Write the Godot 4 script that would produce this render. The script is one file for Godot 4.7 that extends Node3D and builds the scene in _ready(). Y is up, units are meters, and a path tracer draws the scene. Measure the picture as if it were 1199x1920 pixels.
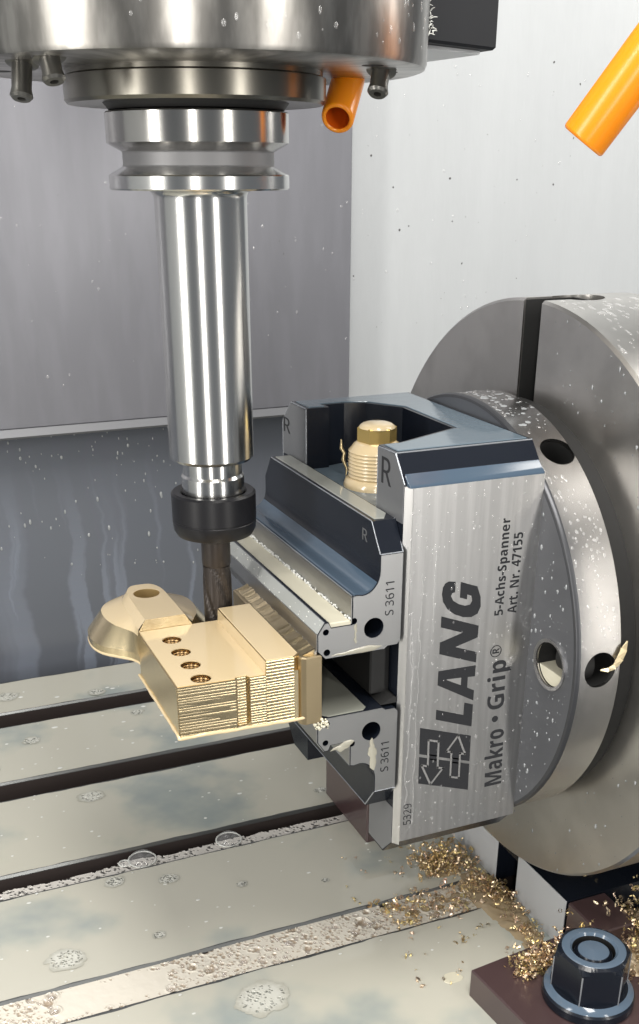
extends Node3D
# Inside a machining centre: measures below are millimetres in the world's own axes (x along the table slots, y up, z towards the operator), turned into metres by MM.
const MM := 0.001
const TABLE := -16.0            # height of the table top
const AXIS := Vector3(140.7, 146.0, 3.5)   # rotary axis (runs along x)
const FRONT := 65.5             # front face of the vise body
var rng := RandomNumberGenerator.new()
var M := {}
var used := {}

# ---------------------------------------------------------------- geometry helpers
class Geo:
	var v := PackedVector3Array()
	var n := PackedVector3Array()
	var t := PackedVector2Array()
	var c := PackedColorArray()
	var colored := false
	func tri(a: Vector3, b: Vector3, d: Vector3, na: Vector3, nb: Vector3, nd: Vector3, ta := Vector2.ZERO, tb := Vector2.ZERO, td := Vector2.ZERO, ca := Color.WHITE, cb := Color.WHITE, cd := Color.WHITE) -> void:
		var g := (b - a).cross(d - a)
		if g.length_squared() < 1e-14:
			return
		if g.dot(na + nb + nd) < 0.0:
			var s := b; b = d; d = s
			s = nb; nb = nd; nd = s
			var q := tb; tb = td; td = q
			var k := cb; cb = cd; cd = k
		v.append_array([a, d, b]); n.append_array([na, nd, nb]); t.append_array([ta, td, tb])
		c.append_array([ca, cd, cb])
	func flat(a: Vector3, b: Vector3, d: Vector3, out: Vector3) -> void:
		var g := (b - a).cross(d - a).normalized()
		if g.dot(out) < 0.0:
			g = -g
		tri(a, b, d, g, g, g)
	func quad(a: Vector3, b: Vector3, d: Vector3, e: Vector3, out: Vector3) -> void:
		flat(a, b, d, out); flat(a, d, e, out)
	func add(o: Geo, xf: Transform3D) -> void:
		var nb := xf.basis.inverse().transposed()
		var flip := xf.basis.determinant() < 0.0
		for i in range(0, o.v.size(), 3):
			for k in ([0, 2, 1] if flip else [0, 1, 2]):
				v.append(xf * o.v[i + k]); n.append((nb * o.n[i + k]).normalized()); t.append(o.t[i + k]); c.append(o.c[i + k])
		colored = colored or o.colored
	func mesh(scale := 0.001) -> ArrayMesh:
		var a := []
		a.resize(Mesh.ARRAY_MAX)
		var w := PackedVector3Array(v)
		for i in w.size():
			w[i] = v[i] * scale
		a[Mesh.ARRAY_VERTEX] = w; a[Mesh.ARRAY_NORMAL] = n; a[Mesh.ARRAY_TEX_UV] = t
		if colored:
			a[Mesh.ARRAY_COLOR] = c
		var m := ArrayMesh.new()
		m.add_surface_from_arrays(Mesh.PRIMITIVE_TRIANGLES, a)
		return m

func along_x(at: Vector3) -> Transform3D:      # lathe height runs along +x
	return Transform3D(Basis(Vector3(0, -1, 0), Vector3(1, 0, 0), Vector3(0, 0, 1)), at)

func along(dir: Vector3, at: Vector3) -> Transform3D:
	var y := dir.normalized()
	var x := y.cross(Vector3(0.31, 0.17, 0.93)).normalized()
	return Transform3D(Basis(x, y, x.cross(y)), at)

func lathe(g: Geo, prof: Array, xf := Transform3D.IDENTITY, segs := 64, sharp := 28.0, u_times := 1.0) -> Geo:
	# prof: Vector2(radius, height); smooth across joints flatter than sharp degrees
	var k := prof.size() - 1
	var nn := []
	for i in k:
		var d: Vector2 = (prof[i + 1] - prof[i]).normalized()
		nn.append(Vector2(d.y, -d.x))
	# outward side: decide from signed area about the axis
	var area := 0.0
	for i in k:
		area += (prof[i].x + prof[i + 1].x) * (prof[i + 1].y - prof[i].y)
	var sgn := 1.0 if area > 0.0 else -1.0
	for i in k:
		var na: Vector2 = nn[i] * sgn
		var nb: Vector2 = nn[i] * sgn
		if i > 0 and absf(rad_to_deg(nn[i].angle_to(nn[i - 1]))) < sharp:
			na = ((nn[i] + nn[i - 1]) * sgn).normalized()
		if i < k - 1 and absf(rad_to_deg(nn[i].angle_to(nn[i + 1]))) < sharp:
			nb = ((nn[i] + nn[i + 1]) * sgn).normalized()
		for s in segs:
			var a0 := TAU * s / segs
			var a1 := TAU * (s + 1) / segs
			var c0 := Vector3(cos(a0), 0, sin(a0))
			var c1 := Vector3(cos(a1), 0, sin(a1))
			var p: Vector2 = prof[i]
			var q: Vector2 = prof[i + 1]
			var P := [c0 * p.x + Vector3(0, p.y, 0), c1 * p.x + Vector3(0, p.y, 0), c1 * q.x + Vector3(0, q.y, 0), c0 * q.x + Vector3(0, q.y, 0)]
			var N := [c0 * na.x + Vector3(0, na.y, 0), c1 * na.x + Vector3(0, na.y, 0), c1 * nb.x + Vector3(0, nb.y, 0), c0 * nb.x + Vector3(0, nb.y, 0)]
			var lv := (p.y if absf(p.y - q.y) > absf(p.x - q.x) else p.x) * 0.02
			var lw := (q.y if absf(p.y - q.y) > absf(p.x - q.x) else q.x) * 0.02
			var T := [Vector2(u_times * s / segs, lv), Vector2(u_times * (s + 1) / segs, lv), Vector2(u_times * (s + 1) / segs, lw), Vector2(u_times * s / segs, lw)]
			for j in 4:
				P[j] = xf * P[j]; N[j] = (xf.basis * N[j]).normalized()
			g.tri(P[0], P[1], P[2], N[0], N[1], N[2], T[0], T[1], T[2])
			g.tri(P[0], P[2], P[3], N[0], N[2], N[3], T[0], T[2], T[3])
	return g

func ccw(p: PackedVector2Array) -> PackedVector2Array:
	var a := 0.0
	for i in p.size():
		a += p[i].cross(p[(i + 1) % p.size()])
	var q := PackedVector2Array(p)
	if a < 0.0:
		q.reverse()
	return q

func inset(p: PackedVector2Array, d: float) -> PackedVector2Array:   # p counter-clockwise
	var q := PackedVector2Array()
	for i in p.size():
		var e0 := (p[i] - p[i - 1]).normalized() if i > 0 else (p[0] - p[p.size() - 1]).normalized()
		var e1 := (p[(i + 1) % p.size()] - p[i]).normalized()
		var m := Vector2(-e0.y, e0.x) + Vector2(-e1.y, e1.x)
		if m.length() < 0.1:
			m = Vector2(-e1.y, e1.x)
		m = m.normalized()
		q.append(p[i] + m * d / maxf(0.35, m.dot(Vector2(-e1.y, e1.x))))
	return q

func prism(g: Geo, poly: PackedVector2Array, h0: float, h1: float, xf := Transform3D.IDENTITY, bevel := 0.0, bevel_low := 0.0) -> Geo:
	# poly in the local (x, z) plane, raised along local y from h0 to h1
	var p := ccw(poly)
	var rings := []
	if bevel_low > 0.0:
		rings.append([inset(p, bevel_low), h0]); rings.append([p, h0 + bevel_low])
	else:
		rings.append([p, h0])
	if bevel > 0.0:
		rings.append([p, h1 - bevel]); rings.append([inset(p, bevel), h1])
	else:
		rings.append([p, h1])
	var k := p.size()
	for r in rings.size() - 1:
		var lo: PackedVector2Array = rings[r][0]
		var hi: PackedVector2Array = rings[r + 1][0]
		for i in k:
			var j := (i + 1) % k
			var e := p[j] - p[i]
			var out := xf.basis * Vector3(e.y, 0, -e.x)
			g.quad(xf * Vector3(lo[i].x, rings[r][1], lo[i].y), xf * Vector3(lo[j].x, rings[r][1], lo[j].y), xf * Vector3(hi[j].x, rings[r + 1][1], hi[j].y), xf * Vector3(hi[i].x, rings[r + 1][1], hi[i].y), out)
	for cap in [[rings[0], -1.0], [rings[rings.size() - 1], 1.0]]:
		var q: PackedVector2Array = cap[0][0]
		var y: float = cap[0][1]
		var ids := Geometry2D.triangulate_polygon(q)
		var out: Vector3 = (xf.basis * Vector3(0, cap[1], 0)).normalized()
		for i in range(0, ids.size(), 3):
			g.tri(xf * Vector3(q[ids[i]].x, y, q[ids[i]].y), xf * Vector3(q[ids[i + 1]].x, y, q[ids[i + 1]].y), xf * Vector3(q[ids[i + 2]].x, y, q[ids[i + 2]].y), out, out, out)
	return g

func rect(x0: float, y0: float, x1: float, y1: float, cut := 0.0) -> PackedVector2Array:
	if cut <= 0.0:
		return PackedVector2Array([Vector2(x0, y0), Vector2(x1, y0), Vector2(x1, y1), Vector2(x0, y1)])
	return PackedVector2Array([Vector2(x0 + cut, y0), Vector2(x1 - cut, y0), Vector2(x1, y0 + cut), Vector2(x1, y1 - cut), Vector2(x1 - cut, y1), Vector2(x0 + cut, y1), Vector2(x0, y1 - cut), Vector2(x0, y0 + cut)])

func box(g: Geo, a: Vector3, b: Vector3, bevel := 0.0, xf := Transform3D.IDENTITY) -> Geo:
	return prism(g, rect(a.x, a.z, b.x, b.z, bevel), a.y, b.y, xf, bevel, bevel)

# profile drawn in (z, y), run along x;  profile in (x, y), run along z
func run_x(p: Array) -> Transform3D:
	return Transform3D(Basis(Vector3(0, 0, 1), Vector3(1, 0, 0), Vector3(0, 1, 0)), Vector3.ZERO)
const TO_X := Transform3D(Basis(Vector3(0, 0, 1), Vector3(1, 0, 0), Vector3(0, 1, 0)), Vector3.ZERO)   # local x -> z, local y -> x, local z -> y
const TO_Z := Transform3D(Basis(Vector3(1, 0, 0), Vector3(0, 0, 1), Vector3(0, 1, 0)), Vector3.ZERO)   # local x -> x, local y -> z, local z -> y

func tube(g: Geo, path: Array, r: Array, segs := 10) -> Geo:
	var rings := []
	for i in path.size():
		var d: Vector3 = (path[mini(i + 1, path.size() - 1)] - path[maxi(i - 1, 0)]).normalized()
		var x := d.cross(Vector3(0.2, 0.3, 0.9)).normalized()
		var y := d.cross(x)
		var ring := []
		for s in segs:
			var a := TAU * s / segs
			var nn := x * cos(a) + y * sin(a)
			ring.append([path[i] + nn * r[i], nn])
		rings.append(ring)
	for i in path.size() - 1:
		for s in segs:
			var A = rings[i][s]
			var B = rings[i][(s + 1) % segs]
			var C = rings[i + 1][(s + 1) % segs]
			var D = rings[i + 1][s]
			g.tri(A[0], B[0], C[0], A[1], B[1], C[1]); g.tri(A[0], C[0], D[0], A[1], C[1], D[1])
	return g

# booleans: [operation, shape] in millimetres; the result gets normals smoothed below an angle
func carve(ops: Array, angle := 30.0) -> ArrayMesh:
	var c := CSGCombiner3D.new()
	c.name = "carving"
	add_child(c)
	for o in ops:
		var s: CSGShape3D = o[1]
		s.operation = o[0]
		s.name = "piece"
		c.add_child(s, true)
	await get_tree().process_frame
	var m: ArrayMesh = c.bake_static_mesh()
	remove_child(c)
	c.free()
	return smoothed(m, angle)

func smoothed(m: ArrayMesh, angle: float) -> ArrayMesh:
	var out := ArrayMesh.new()
	for s in m.get_surface_count():
		var arr := m.surface_get_arrays(s)
		var v: PackedVector3Array = arr[Mesh.ARRAY_VERTEX]
		var ids := PackedInt32Array(range(v.size()))
		if arr[Mesh.ARRAY_INDEX] != null and arr[Mesh.ARRAY_INDEX].size():
			ids = arr[Mesh.ARRAY_INDEX]
		var at := {}
		var fn := PackedVector3Array()
		for i in range(0, ids.size(), 3):
			var f := (v[ids[i + 2]] - v[ids[i]]).cross(v[ids[i + 1]] - v[ids[i]])
			fn.append(f)
			for k in 3:
				var key := Vector3i((v[ids[i + k]] * 200.0).round())
				if not at.has(key):
					at[key] = []
				at[key].append(i / 3)
		var g := Geo.new()
		var lim := cos(deg_to_rad(angle))
		for i in range(0, ids.size(), 3):
			var own := fn[i / 3].normalized()
			if own.length() < 0.5:
				continue
			var N := []
			for k in 3:
				var sum := Vector3.ZERO
				for f in at[Vector3i((v[ids[i + k]] * 200.0).round())]:
					if fn[f].normalized().dot(own) > lim:
						sum += fn[f]
				N.append(sum.normalized() if sum.length() > 0.0 else own)
			g.tri(v[ids[i]], v[ids[i + 1]], v[ids[i + 2]], N[0], N[1], N[2])
		var made := g.mesh()
		out.add_surface_from_arrays(Mesh.PRIMITIVE_TRIANGLES, made.surface_get_arrays(0))
	return out

func solid(g: Geo) -> CSGMesh3D:
	var s := CSGMesh3D.new()
	s.mesh = g.mesh(1.0)
	return s

func rod(a: Vector3, b: Vector3, r: float, sides := 32) -> CSGCylinder3D:
	var s := CSGCylinder3D.new()
	s.radius = r; s.height = a.distance_to(b); s.sides = sides
	s.transform = along(b - a, (a + b) / 2.0)
	return s

func block(a: Vector3, b: Vector3) -> CSGBox3D:
	var s := CSGBox3D.new()
	s.size = b - a; s.position = (a + b) / 2.0
	return s

# ---------------------------------------------------------------- naming
func numbered(called: String) -> String:
	var k: int = used.get(called, 0)
	used[called] = k + 1
	return called if k == 0 else "%s_%03d" % [called, k]

func tag(o: Node3D, label := "", category := "", group := "", kind := "") -> Node3D:
	if label: o.set_meta("label", label)
	if category: o.set_meta("category", category)
	if group: o.set_meta("group", group)
	if kind: o.set_meta("kind", kind)
	return o

func thing(called: String, label: String, category: String, at := Vector3.ZERO, group := "") -> Node3D:
	var o := Node3D.new()
	o.name = numbered(called)
	o.position = at * MM
	add_child(o)
	tag(o, label, category, group)
	return o

func obj(called: String, m: Mesh, mat: Material, parent: Node3D = self) -> MeshInstance3D:
	var o := MeshInstance3D.new()
	o.name = numbered(called) if parent == self else called
	o.mesh = m
	o.material_override = mat
	parent.add_child(o, true)
	if parent != self:
		o.position = -parent.position if parent.get_parent() == self else Vector3.ZERO
	return o

func struct(called: String, m: Mesh, mat: Material) -> MeshInstance3D:
	var o := obj(called, m, mat)
	o.set_meta("kind", "structure")
	return o

func scatter(called: String, m: Mesh, mat: Material, places: Array, colors := []) -> MultiMeshInstance3D:
	var mm := MultiMesh.new()
	mm.transform_format = MultiMesh.TRANSFORM_3D
	mm.use_colors = not colors.is_empty()
	mm.mesh = m
	mm.instance_count = places.size()
	for i in places.size():
		var x: Transform3D = places[i]
		x.origin *= MM
		mm.set_instance_transform(i, x)
		if mm.use_colors:
			mm.set_instance_color(i, colors[i])
	var o := MultiMeshInstance3D.new()
	o.name = numbered(called)
	o.multimesh = mm
	o.material_override = mat
	add_child(o)
	o.set_meta("kind", "stuff")
	return o

# ---------------------------------------------------------------- materials
func lin(r: float, g: float, b: float) -> Color:
	return Color(r, g, b).linear_to_srgb()

func noise(freq: float, size := 512, octaves := 4, ramp: Array = [], normal := 0.0, kind := FastNoiseLite.TYPE_SIMPLEX_SMOOTH, sd := 1) -> NoiseTexture2D:
	var f := FastNoiseLite.new()
	f.noise_type = kind; f.frequency = freq; f.fractal_octaves = octaves; f.seed = sd
	var t := NoiseTexture2D.new()
	t.width = size; t.height = size; t.seamless = true; t.noise = f
	if normal > 0.0:
		t.as_normal_map = true; t.bump_strength = normal
	if not ramp.is_empty():
		var gr := Gradient.new()
		gr.offsets = PackedFloat32Array(ramp[0]); gr.colors = PackedColorArray(ramp[1])
		t.color_ramp = gr
	return t

func mat(called: String, albedo: Color, rough: float, metal := 0.0, more := {}) -> StandardMaterial3D:
	var m := StandardMaterial3D.new()
	m.resource_name = called
	m.albedo_color = albedo; m.roughness = rough; m.metallic = metal
	for k in more:
		m.set(k, more[k])
	M[called] = m
	return m

func grey(v: float) -> Color:
	return Color(v, v, v)

func triplanar(m: StandardMaterial3D, scale: Vector3) -> void:
	m.uv1_triplanar = true
	m.uv1_scale = scale
	m.uv1_triplanar_sharpness = 4.0

func picture(w: int, h: int, f: Callable) -> ImageTexture:
	var im := Image.create(w, h, false, Image.FORMAT_RGB8)
	for y in h:
		for x in w:
			im.set_pixel(x, y, f.call(float(x) / w, float(y) / h))
	return ImageTexture.create_from_image(im)

func make_materials() -> void:
	var rough_tex := noise(0.012, 512, 5, [[0.25, 0.75], [grey(0.90), grey(1.0)]])
	var smear := noise(0.006, 512, 4, [[0.3, 0.7], [grey(0.94), grey(1.0)]], 0.0, FastNoiseLite.TYPE_SIMPLEX_SMOOTH, 7)
	var fine := noise(0.08, 512, 3, [], 2.0, FastNoiseLite.TYPE_SIMPLEX_SMOOTH, 3)
	var wavy := noise(0.01, 512, 3, [], 3.0, FastNoiseLite.TYPE_SIMPLEX_SMOOTH, 9)
	# turned tool steel: grooves round the axis
	var turn := noise(0.03, 512, 4, [], 1.2, FastNoiseLite.TYPE_SIMPLEX_SMOOTH, 4)
	mat("turned_steel", lin(0.60, 0.60, 0.59), 0.21, 1.0, {"anisotropy_enabled": true, "anisotropy": -0.6})
	mat("housing_steel", lin(0.40, 0.385, 0.36), 0.30, 1.0, {"anisotropy_enabled": true, "anisotropy": -0.65, "roughness_texture": rough_tex, "roughness_texture_channel": BaseMaterial3D.TEXTURE_CHANNEL_RED})
	M.housing_steel.roughness = 0.36; M.housing_steel.uv1_scale = Vector3(9, 0.25, 1)
	M.housing_steel.albedo_texture = noise(0.012, 512, 5, [[0.25, 0.75], [grey(0.80), grey(1.0)]], 0.0, FastNoiseLite.TYPE_SIMPLEX_SMOOTH, 52)
	mat("nose_steel", lin(0.20, 0.19, 0.165), 0.30, 1.0, {"anisotropy_enabled": true, "anisotropy": -0.55})
	mat("dark_gap", lin(0.012, 0.012, 0.012), 0.6)  # near-black; also painted shade inside the flange bores and faceplate slot
	mat("neck_steel", lin(0.66, 0.66, 0.66), 0.22, 1.0)
	mat("nut_black", lin(0.010, 0.010, 0.012), 0.36, 0.0, {"metallic_specular": 0.4})
	mat("carbide", lin(0.050, 0.043, 0.040), 0.36, 0.6)
	mat("ground_steel", lin(0.52, 0.515, 0.51), 0.40, 1.0, {"roughness_texture": rough_tex, "albedo_texture": smear, "heightmap_enabled": true, "heightmap_texture": noise(0.05, 512, 3, [], 0.0, FastNoiseLite.TYPE_SIMPLEX_SMOOTH, 14), "heightmap_scale": 0.0006})
	triplanar(M.ground_steel, Vector3(70, 2.5, 70))
	mat("plate_steel", lin(0.57, 0.555, 0.53), 0.36, 1.0, {"roughness_texture": rough_tex, "albedo_texture": smear, "normal_enabled": true, "normal_texture": fine, "normal_scale": 0.04})
	triplanar(M.plate_steel, Vector3(7, 7, 7))
	mat("band_steel", lin(0.60, 0.59, 0.585), 0.27, 1.0, {"roughness_texture": rough_tex})
	triplanar(M.band_steel, Vector3(30, 8, 8))
	mat("jaw_steel", lin(0.40, 0.40, 0.40), 0.38, 1.0, {"roughness_texture": rough_tex, "normal_enabled": true, "normal_texture": fine, "normal_scale": 0.05})
	triplanar(M.jaw_steel, Vector3(18, 18, 18))
	mat("black_oxide", lin(0.008, 0.0105, 0.0165), 0.26, 0.0, {"metallic_specular": 0.38, "clearcoat_enabled": true, "clearcoat": 0.1, "clearcoat_roughness": 0.08, "normal_enabled": true, "normal_texture": wavy, "normal_scale": 0.08})
	triplanar(M.black_oxide, Vector3(16, 16, 16))
	mat("oxide_grey", lin(0.15, 0.155, 0.168), 0.34, 0.6)
	mat("brown_oxide", lin(0.060, 0.036, 0.037), 0.3, 0.0, {"clearcoat_enabled": true, "clearcoat": 0.5, "clearcoat_roughness": 0.18})
	mat("milky_film", lin(0.125, 0.165, 0.20), 0.1, 0.0, {"normal_enabled": true, "normal_texture": wavy, "normal_scale": 0.12})
	triplanar(M.milky_film, Vector3(22, 22, 22))
	mat("pale_film", lin(0.30, 0.31, 0.285), 0.1)
	mat("trough_film", lin(0.06, 0.09, 0.128), 0.12)
	mat("highlight_grey", lin(0.34, 0.36, 0.39), 0.22, 0.6)  # pale grey of the tubes that paint highlights along dark edges
	mat("shaded_pool", lin(0.22, 0.225, 0.195), 0.12)  # cream coolant greyed: shade of the jaw gap put into the colour
	mat("wet_blue", lin(0.085, 0.12, 0.165), 0.1)
	mat("prong_grey", lin(0.19, 0.195, 0.205), 0.34, 0.4)
	mat("cream_pool", lin(0.62, 0.59, 0.47), 0.08)
	mat("cream_brass", lin(0.66, 0.525, 0.32), 0.16, 0.0, {"clearcoat_enabled": true, "clearcoat": 0.6, "clearcoat_roughness": 0.06})
	# brass: plain and milled in steps (level lay lines)
	mat("brass", lin(0.76, 0.63, 0.40), 0.27, 1.0, {"roughness_texture": rough_tex})
	triplanar(M.brass, Vector3(30, 30, 30))
	mat("milled_brass", lin(0.68, 0.56, 0.355), 0.26, 1.0, {"roughness_texture": rough_tex})
	triplanar(M.milled_brass, Vector3(30, 30, 30))
	mat("bore_brass", lin(0.48, 0.345, 0.155), 0.3, 0.55)
	mat("drilled_brass", lin(0.42, 0.27, 0.13), 0.3, 1.0)
	mat("orange_plastic", lin(0.95, 0.29, 0.010), 0.26, 0.0, {"subsurf_scatter_enabled": true, "subsurf_scatter_strength": 0.12})
	mat("orange_inside", lin(0.62, 0.10, 0.004), 0.4)
	# paint and panels
	mat("white_paint", lin(0.52, 0.54, 0.555), 0.32, 0.0, {"albedo_texture": noise(0.012, 512, 4, [[0.2, 0.8], [grey(0.99), grey(1.0)]], 0.0, FastNoiseLite.TYPE_SIMPLEX_SMOOTH, 24), "normal_enabled": true, "normal_texture": noise(0.05, 512, 3, [], 1.5, FastNoiseLite.TYPE_SIMPLEX_SMOOTH, 21), "normal_scale": 0.1})
	triplanar(M.white_paint, Vector3(9, 1.6, 9))
	var dust := noise(0.02, 512, 4, [[0.3, 0.7], [grey(0.97), grey(1.0)]], 0.0, FastNoiseLite.TYPE_SIMPLEX_SMOOTH, 22)
	mat("grey_panel", lin(0.215, 0.217, 0.240), 0.33, 0.25, {"albedo_texture": dust})
	triplanar(M.grey_panel, Vector3(6, 1.2, 6))
	# the lower panel: dark steel with dried pale runs that hang from its upper edge
	var run := FastNoiseLite.new()
	run.frequency = 0.02; run.seed = 31; run.fractal_octaves = 4
	var bend := FastNoiseLite.new()
	bend.frequency = 0.006; bend.seed = 33
	var runs := picture(1024, 512, func(u, w):
		var x: float = u + 0.008 * bend.get_noise_2d(u * 600.0, w * 700.0)
		var a: float = run.get_noise_2d(x * 2600.0, w * 26.0)
		var b: float = run.get_noise_2d(x * 900.0 + 500.0, w * 12.0)
		var s: float = smoothstep(0.14, 0.34, a) * 0.6 + smoothstep(0.05, 0.45, b) * 0.4
		s *= smoothstep(0.02, 0.75, w)
		return lin(0.130, 0.140, 0.165).lerp(lin(0.30, 0.345, 0.43), clampf(s * 0.95, 0, 1)))
	mat("lower_panel", Color.WHITE, 0.26, 0.0, {"albedo_texture": runs, "metallic_specular": 0.55})
	mat("light_metal", lin(0.56, 0.575, 0.59), 0.4, 0.2)
	# table
	var blot := FastNoiseLite.new()
	blot.frequency = 0.0035; blot.seed = 41; blot.fractal_octaves = 5
	var fleck := FastNoiseLite.new()
	fleck.frequency = 0.05; fleck.seed = 43
	var film := picture(1024, 1024, func(u, w):
		var a: float = smoothstep(0.0, 0.6, blot.get_noise_2d(u * 2200.0, w * 2200.0))
		var b: float = 0.5 + 0.5 * fleck.get_noise_2d(u * 1000.0, w * 1000.0)
		return lin(0.50, 0.49, 0.42).lerp(lin(0.285, 0.325, 0.32), clampf(a * (0.65 + 0.35 * b), 0, 1)))
	mat("table_film", Color.WHITE, 0.065, 0.0, {"albedo_texture": film, "normal_enabled": true, "normal_texture": wavy, "normal_scale": 0.035})
	mat("table_steel", lin(0.13, 0.135, 0.135), 0.35, 0.7, {"roughness_texture": rough_tex})
	triplanar(M.table_steel, Vector3(10, 10, 10))
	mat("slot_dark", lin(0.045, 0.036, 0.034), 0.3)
	mat("foam", Color.WHITE, 0.2, 0.0, {"clearcoat_enabled": true, "clearcoat": 0.7, "clearcoat_roughness": 0.05, "vertex_color_use_as_albedo": true})
	mat("foam_speck", lin(0.66, 0.67, 0.64), 0.25)
	mat("bubble", Color(1, 1, 1, 0.10), 0.02, 0.0, {"transparency": BaseMaterial3D.TRANSPARENCY_ALPHA, "metallic_specular": 0.7})
	mat("droplet", lin(0.31, 0.325, 0.335), 0.06, 0.0, {"metallic_specular": 0.7})
	mat("clear_drop", Color(1, 1, 1, 0.12), 0.03, 0.0, {"transparency": BaseMaterial3D.TRANSPARENCY_ALPHA, "metallic_specular": 0.8})
	mat("dirt", lin(0.10, 0.10, 0.10), 0.6)
	mat("ledge_metal", lin(0.16, 0.164, 0.175), 0.4, 0.2)
	mat("groove_steel", lin(0.20, 0.20, 0.205), 0.5, 0.6)  # holder steel greyed: soft reflection and collar shadow put into the colour
	mat("collar_steel", lin(0.46, 0.45, 0.43), 0.2, 1.0, {"anisotropy_enabled": true, "anisotropy": -0.6})  # turned steel darkened: dark brownish reflections put into the colour
	mat("guard_black", lin(0.014, 0.015, 0.018), 0.55, 0.0, {"metallic_specular": 0.3})
	mat("stock_brass", lin(0.50, 0.40, 0.25), 0.38, 1.0, {"roughness_texture": rough_tex})
	triplanar(M.stock_brass, Vector3(90, 6, 90))
	mat("edge_dark", lin(0.06, 0.062, 0.068), 0.35, 0.5)
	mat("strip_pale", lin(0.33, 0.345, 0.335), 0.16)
	mat("stock_dark", lin(0.56, 0.46, 0.29), 0.34, 1.0, {"roughness_texture": rough_tex})
	mat("slab_side", lin(0.46, 0.475, 0.49), 0.4)
	mat("swarf_pale", lin(0.80, 0.68, 0.44), 0.25, 0.6)
	mat("drip", lin(0.38, 0.365, 0.30), 0.12)
	mat("silt", lin(0.40, 0.315, 0.20), 0.25, 0.15)
	mat("swarf", lin(0.74, 0.59, 0.34), 0.33, 0.9, {"vertex_color_use_as_albedo": true})
	mat("print_dark", lin(0.030, 0.031, 0.034), 0.5, 0.0, {"metallic_specular": 0.2})
	mat("print_grey", lin(0.13, 0.135, 0.14), 0.4, 0.2)
	mat("panel_light", lin(0.52, 0.515, 0.51), 0.42, 1.0)
	mat("screw_cream", lin(0.58, 0.465, 0.285), 0.18, 0.0, {"clearcoat_enabled": true, "clearcoat": 0.5, "clearcoat_roughness": 0.08})
	mat("screw_brass", lin(0.62, 0.45, 0.16), 0.25, 0.7)
	mat("jet_steel", lin(0.22, 0.215, 0.20), 0.32, 0.9)
	mat("grey_casting", lin(0.20, 0.21, 0.225), 0.4, 0.3)

# ---------------------------------------------------------------- lettering
func lettering(parent: Node3D, called: String, text: String, weight: int, at: Vector3, u: Vector3, v: Vector3, m: Material, lift := 0.12) -> void:
	# the text's bounding box is fitted to the parallelogram at, at + u, at + u + v, at + v (millimetres)
	var t := TextMesh.new()
	var f := SystemFont.new()
	f.font_names = PackedStringArray(["Droid Sans"]); f.font_weight = weight
	t.font = f; t.text = text; t.font_size = 64; t.pixel_size = 0.01; t.depth = 0.05
	var a := t.get_mesh_arrays()
	var box_ := t.get_aabb()
	var n := u.cross(v).normalized()
	var g := Geo.new()
	var p: PackedVector3Array = a[Mesh.ARRAY_VERTEX]
	var ids := PackedInt32Array(range(p.size()))
	if a[Mesh.ARRAY_INDEX] != null and a[Mesh.ARRAY_INDEX].size():
		ids = a[Mesh.ARRAY_INDEX]
	var place := func(q: Vector3) -> Vector3:
		return at + u * ((q.x - box_.position.x) / box_.size.x) + v * ((q.y - box_.position.y) / box_.size.y) + n * (lift * (q.z - box_.position.z) / box_.size.z)
	for i in range(0, ids.size(), 3):
		var A: Vector3 = place.call(p[ids[i]])
		var B: Vector3 = place.call(p[ids[i + 2]])
		var C: Vector3 = place.call(p[ids[i + 1]])
		var k := (B - A).cross(C - A)
		if k.length() > 1e-9:
			g.flat(A, B, C, k)
	obj(called, g.mesh(), m, parent)

func plates(parent: Node3D, called: String, polys: Array, place: Callable, m: Material, lift := 0.12) -> void:
	# flat outlines (with optional keyhole) placed on a face, each given a little thickness
	var g := Geo.new()
	for pl in polys:
		var q := PackedVector2Array(pl)
		var ids := Geometry2D.triangulate_polygon(q)
		var n: Vector3 = (place.call(Vector2(1, 0), 0.0) - place.call(Vector2.ZERO, 0.0)).cross(place.call(Vector2(0, 1), 0.0) - place.call(Vector2.ZERO, 0.0)).normalized()
		for i in range(0, ids.size(), 3):
			g.flat(place.call(q[ids[i]], lift), place.call(q[ids[i + 1]], lift), place.call(q[ids[i + 2]], lift), n)
		var mid := Vector2.ZERO
		for s in q:
			mid += s / q.size()
		for i in q.size():
			var j := (i + 1) % q.size()
			var e := (q[j] - q[i])
			g.quad(place.call(q[i], 0.0), place.call(q[j], 0.0), place.call(q[j], lift), place.call(q[i], lift), place.call((q[i] + q[j]) / 2.0, 0.0) - place.call(mid, 0.0))
	obj(called, g.mesh(), m, parent)

# ---------------------------------------------------------------- the scene
func _ready() -> void:
	rng.seed = 11
	set_camera_and_light()
	make_materials()
	build_room()
	build_table()
	await build_rotary()
	await build_vise()
	build_spindle()
	build_holder()
	await build_workpiece()
	build_clamps()
	build_nozzles()
	build_coolant()
	build_swarf()
	build_drops()

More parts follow.
